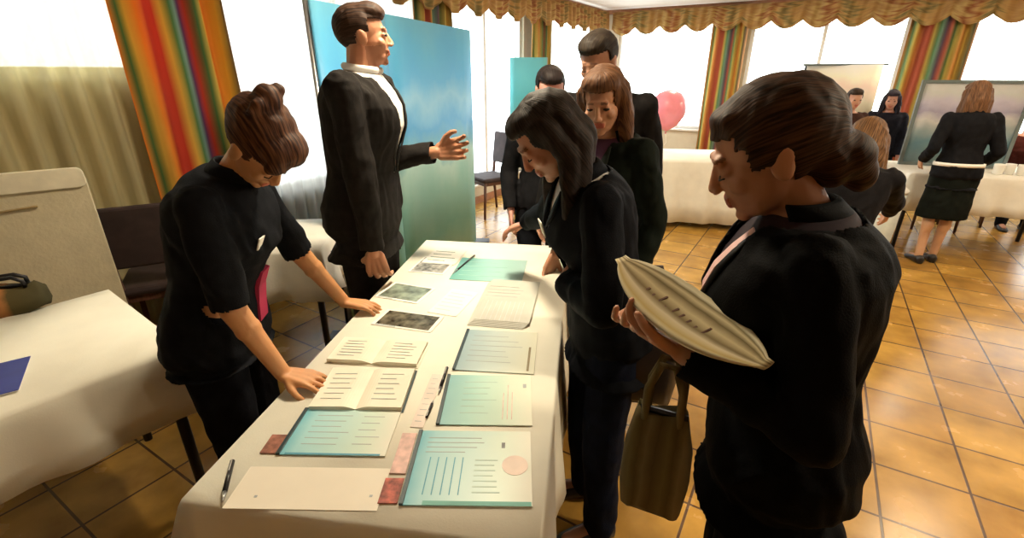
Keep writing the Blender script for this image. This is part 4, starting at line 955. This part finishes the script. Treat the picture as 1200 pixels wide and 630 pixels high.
# name badges and ribbons
def badge(P, s, x, w, h, m):
    c = front(P, s, x, .030); cc, xx, fw, up = P['spine'](s); R3 = Matrix((xx, fw, up)).transposed()
    bm = bmesh.new(); box(bm, c, (w, .004, h), R=R3); obj('name_badge', bm, m, P['root'], bevel=.001)
badge(P1, .36, .075, .075, .035, M['white'])
badge(P3, .37, .02, .05, .05, M['white'])
pts = [front(P7, s, x, i) for s, x, i in ((.475, -.058, .030), (.44, -.055, .036), (.40, -.046, .040), (.35, -.034, .044), (.31, -.026, .046), (.27, -.02, .048))]
strip('ribbon', fdir(P7), pts, .026, .004, mat('pink_ribbon', (.80, .52, .50), .6), P7['root'])
pts = [front(P4, s, x, i) for s, x, i in ((.46, .06, .04), (.40, .065, .045), (.33, .06, .05), (.25, .05, .05))]
strip('scarf', fdir(P4), pts, .035, .010, mat('pale_scarf_fabric', (.62, .58, .50), .8), P4['root'])
# red tassel / folded scarf at the waist of the leaning woman
q = [front(P1, s, -.01, .024) for s in (.22, .16, .10, .03)]
print('belt px', [proj(P1['inv'] @ a) for a in q])
strip('belt_scarf', fdir(P1), q, .06, .012, mat('crimson_fabric', (.42, .02, .08), .7), P1['root'])
# folded striped magazine held by the reading woman
mm = ramp_mat('magazine_cover', [(0, (.42, .37, .22)), (.14, (.60, .56, .40)), (.20, (.14, .11, .04)), (.27, (.52, .44, .26)), (.36, (.12, .09, .03)), (.46, (.50, .42, .24)), (.58, (.16, .12, .05)), (.68, (.55, .48, .32)), (.86, (.42, .32, .12)), (1, (.55, .50, .34))], True, 'Y', rough=.7, noise_amt=.05, noise_scale=8)
mc = (MA+MB_)/2; ax1 = (MB_-MA).normalized(); eye = V((0, 0, CAM_H)); 
mg = thing('magazine', 'folded olive and cream striped magazine held open by the reading woman', 'magazine', mc)
face = (P7['inv'] @ P7['HP'](0, .09, 0)); tow = (face-mc).normalized(); tow = (tow-ax1*tow.dot(ax1)).normalized()   # page normal, towards the reader
tow = V((-.05, -.22, 1)); tow = (tow-ax1*tow.dot(ax1)).normalized()
wd = ax1.cross(tow).normalized()
if wd.x > 0: wd = -wd
hl = (MB_-MA).length/2
def mag_layer(name, m, hw, ht, parent, off=V((0, 0, 0)), inset=0):
    bm = bmesh.new(); L = bm.loops.layers.uv.new('UVMap'); n, q_ = 28, 24; g = {}
    for i in range(n+1):
        s = -1+2*i/n; pr_ = max(.12, (1-abs(s)**2.4))**.75
        for j in range(q_):
            t = 2*PI*j/q_; x = math.copysign(abs(math.cos(t))**.7, math.cos(t))
            g[i, j] = bm.verts.new(off + ax1*(s*(hl-inset)) + wd*(x*hw*pr_) + tow*(math.sin(t)*ht*pr_ - .03*(1-s*s) + .018*x*x*pr_))
    for i in range(n):
        for j in range(q_):
            f = bm.faces.new((g[i, j], g[i+1, j], g[i+1, (j+1) % q_], g[i, (j+1) % q_]))
            for l, (a_, b_) in zip(f.loops, ((i, j), (i+1, j), (i+1, j+1), (i, j+1))): l[L].uv = (a_/n, .5+.5*math.cos(2*PI*b_/q_))
    bm.faces.new([g[0, j] for j in range(q_)]); bm.faces.new([g[n, j] for j in range(q_)])
    return obj(name, bm, m, parent, smooth=True)
mag_layer('cover', mm, MAGW, .014, mg); mag_layer('page_block', M['cream'], MAGW*.95, .010, mg, off=wd*.002-tow*.006, inset=.012)
bm = bmesh.new()
for i in range(9):
    s = -.45+.1*i; c = ax1*(s*hl) + tow*(.0145*(1-abs(s)**2.4)**.75-.03*(1-s*s)) + wd*(.014+.010*(i % 2)); box(bm, c, (.004, .018+.012*((i*7) % 3), .0018), R=Matrix((ax1, wd, tow)).transposed())
obj('printed_marks', bm, M['brownwood'], mg)
# handbags
p = atd(766, 560, 1.04)
BX = P7['inv'].to_3x3() @ V((1, 0, 0))
om = ramp_mat('olive_bag_fabric', [(0, (.10, .08, .035)), (.3, (.17, .14, .06)), (.5, (.10, .08, .03)), (.7, (.20, .16, .08)), (1, (.09, .07, .03))], False, 'X', noise_amt=.1, noise_scale=5, repeat=2)
bag('soft olive striped handbag hanging in front of the reading woman below the magazine', (p.x, p.y, atd(768, 606, 1.02).z), math.radians(-25), .135, .10, .24, om, om, .12)
p = atd(752, 440, 1.55)
bag('black shoulder bag hanging between the dark-haired woman and the reading woman', (p.x, p.y, atd(735, 470, 1.55).z), math.radians(-10), .20, .11, .24, colmat('black_bag_leather', (.03, .022, .02), rough=.35, var=.4), M['blackseat'], .22)

# pieces that belong to a part go one level deeper
UNDER = {'printed_lines': ('page', 'page_block', 'print'), 'dot_print': ('page',), 'seal_print': ('page',), 'edge_print': ('page',), 'edge_strip': ('page',), 'picture': ('card',), 'caption_strip': ('card',),
         'lapel': ('jacket',), 'name_badge': ('jacket', 'blouse'), 'belt': ('blazer',), 'printed_marks': ('cover',), 'top_rail': ('board_panel',), 'clip_bar': ('board_panel',), 'sill': ()}
for o in list(bpy.data.objects):
    k_ = o.name.split('.')[0]
    if k_ in UNDER and o.parent is not None and o.parent.type == 'EMPTY':
        for want in UNDER[k_]:
            c_ = [x for x in o.parent.children if x.name.split('.')[0] == want]
            if c_: o.parent = c_[-1]; break
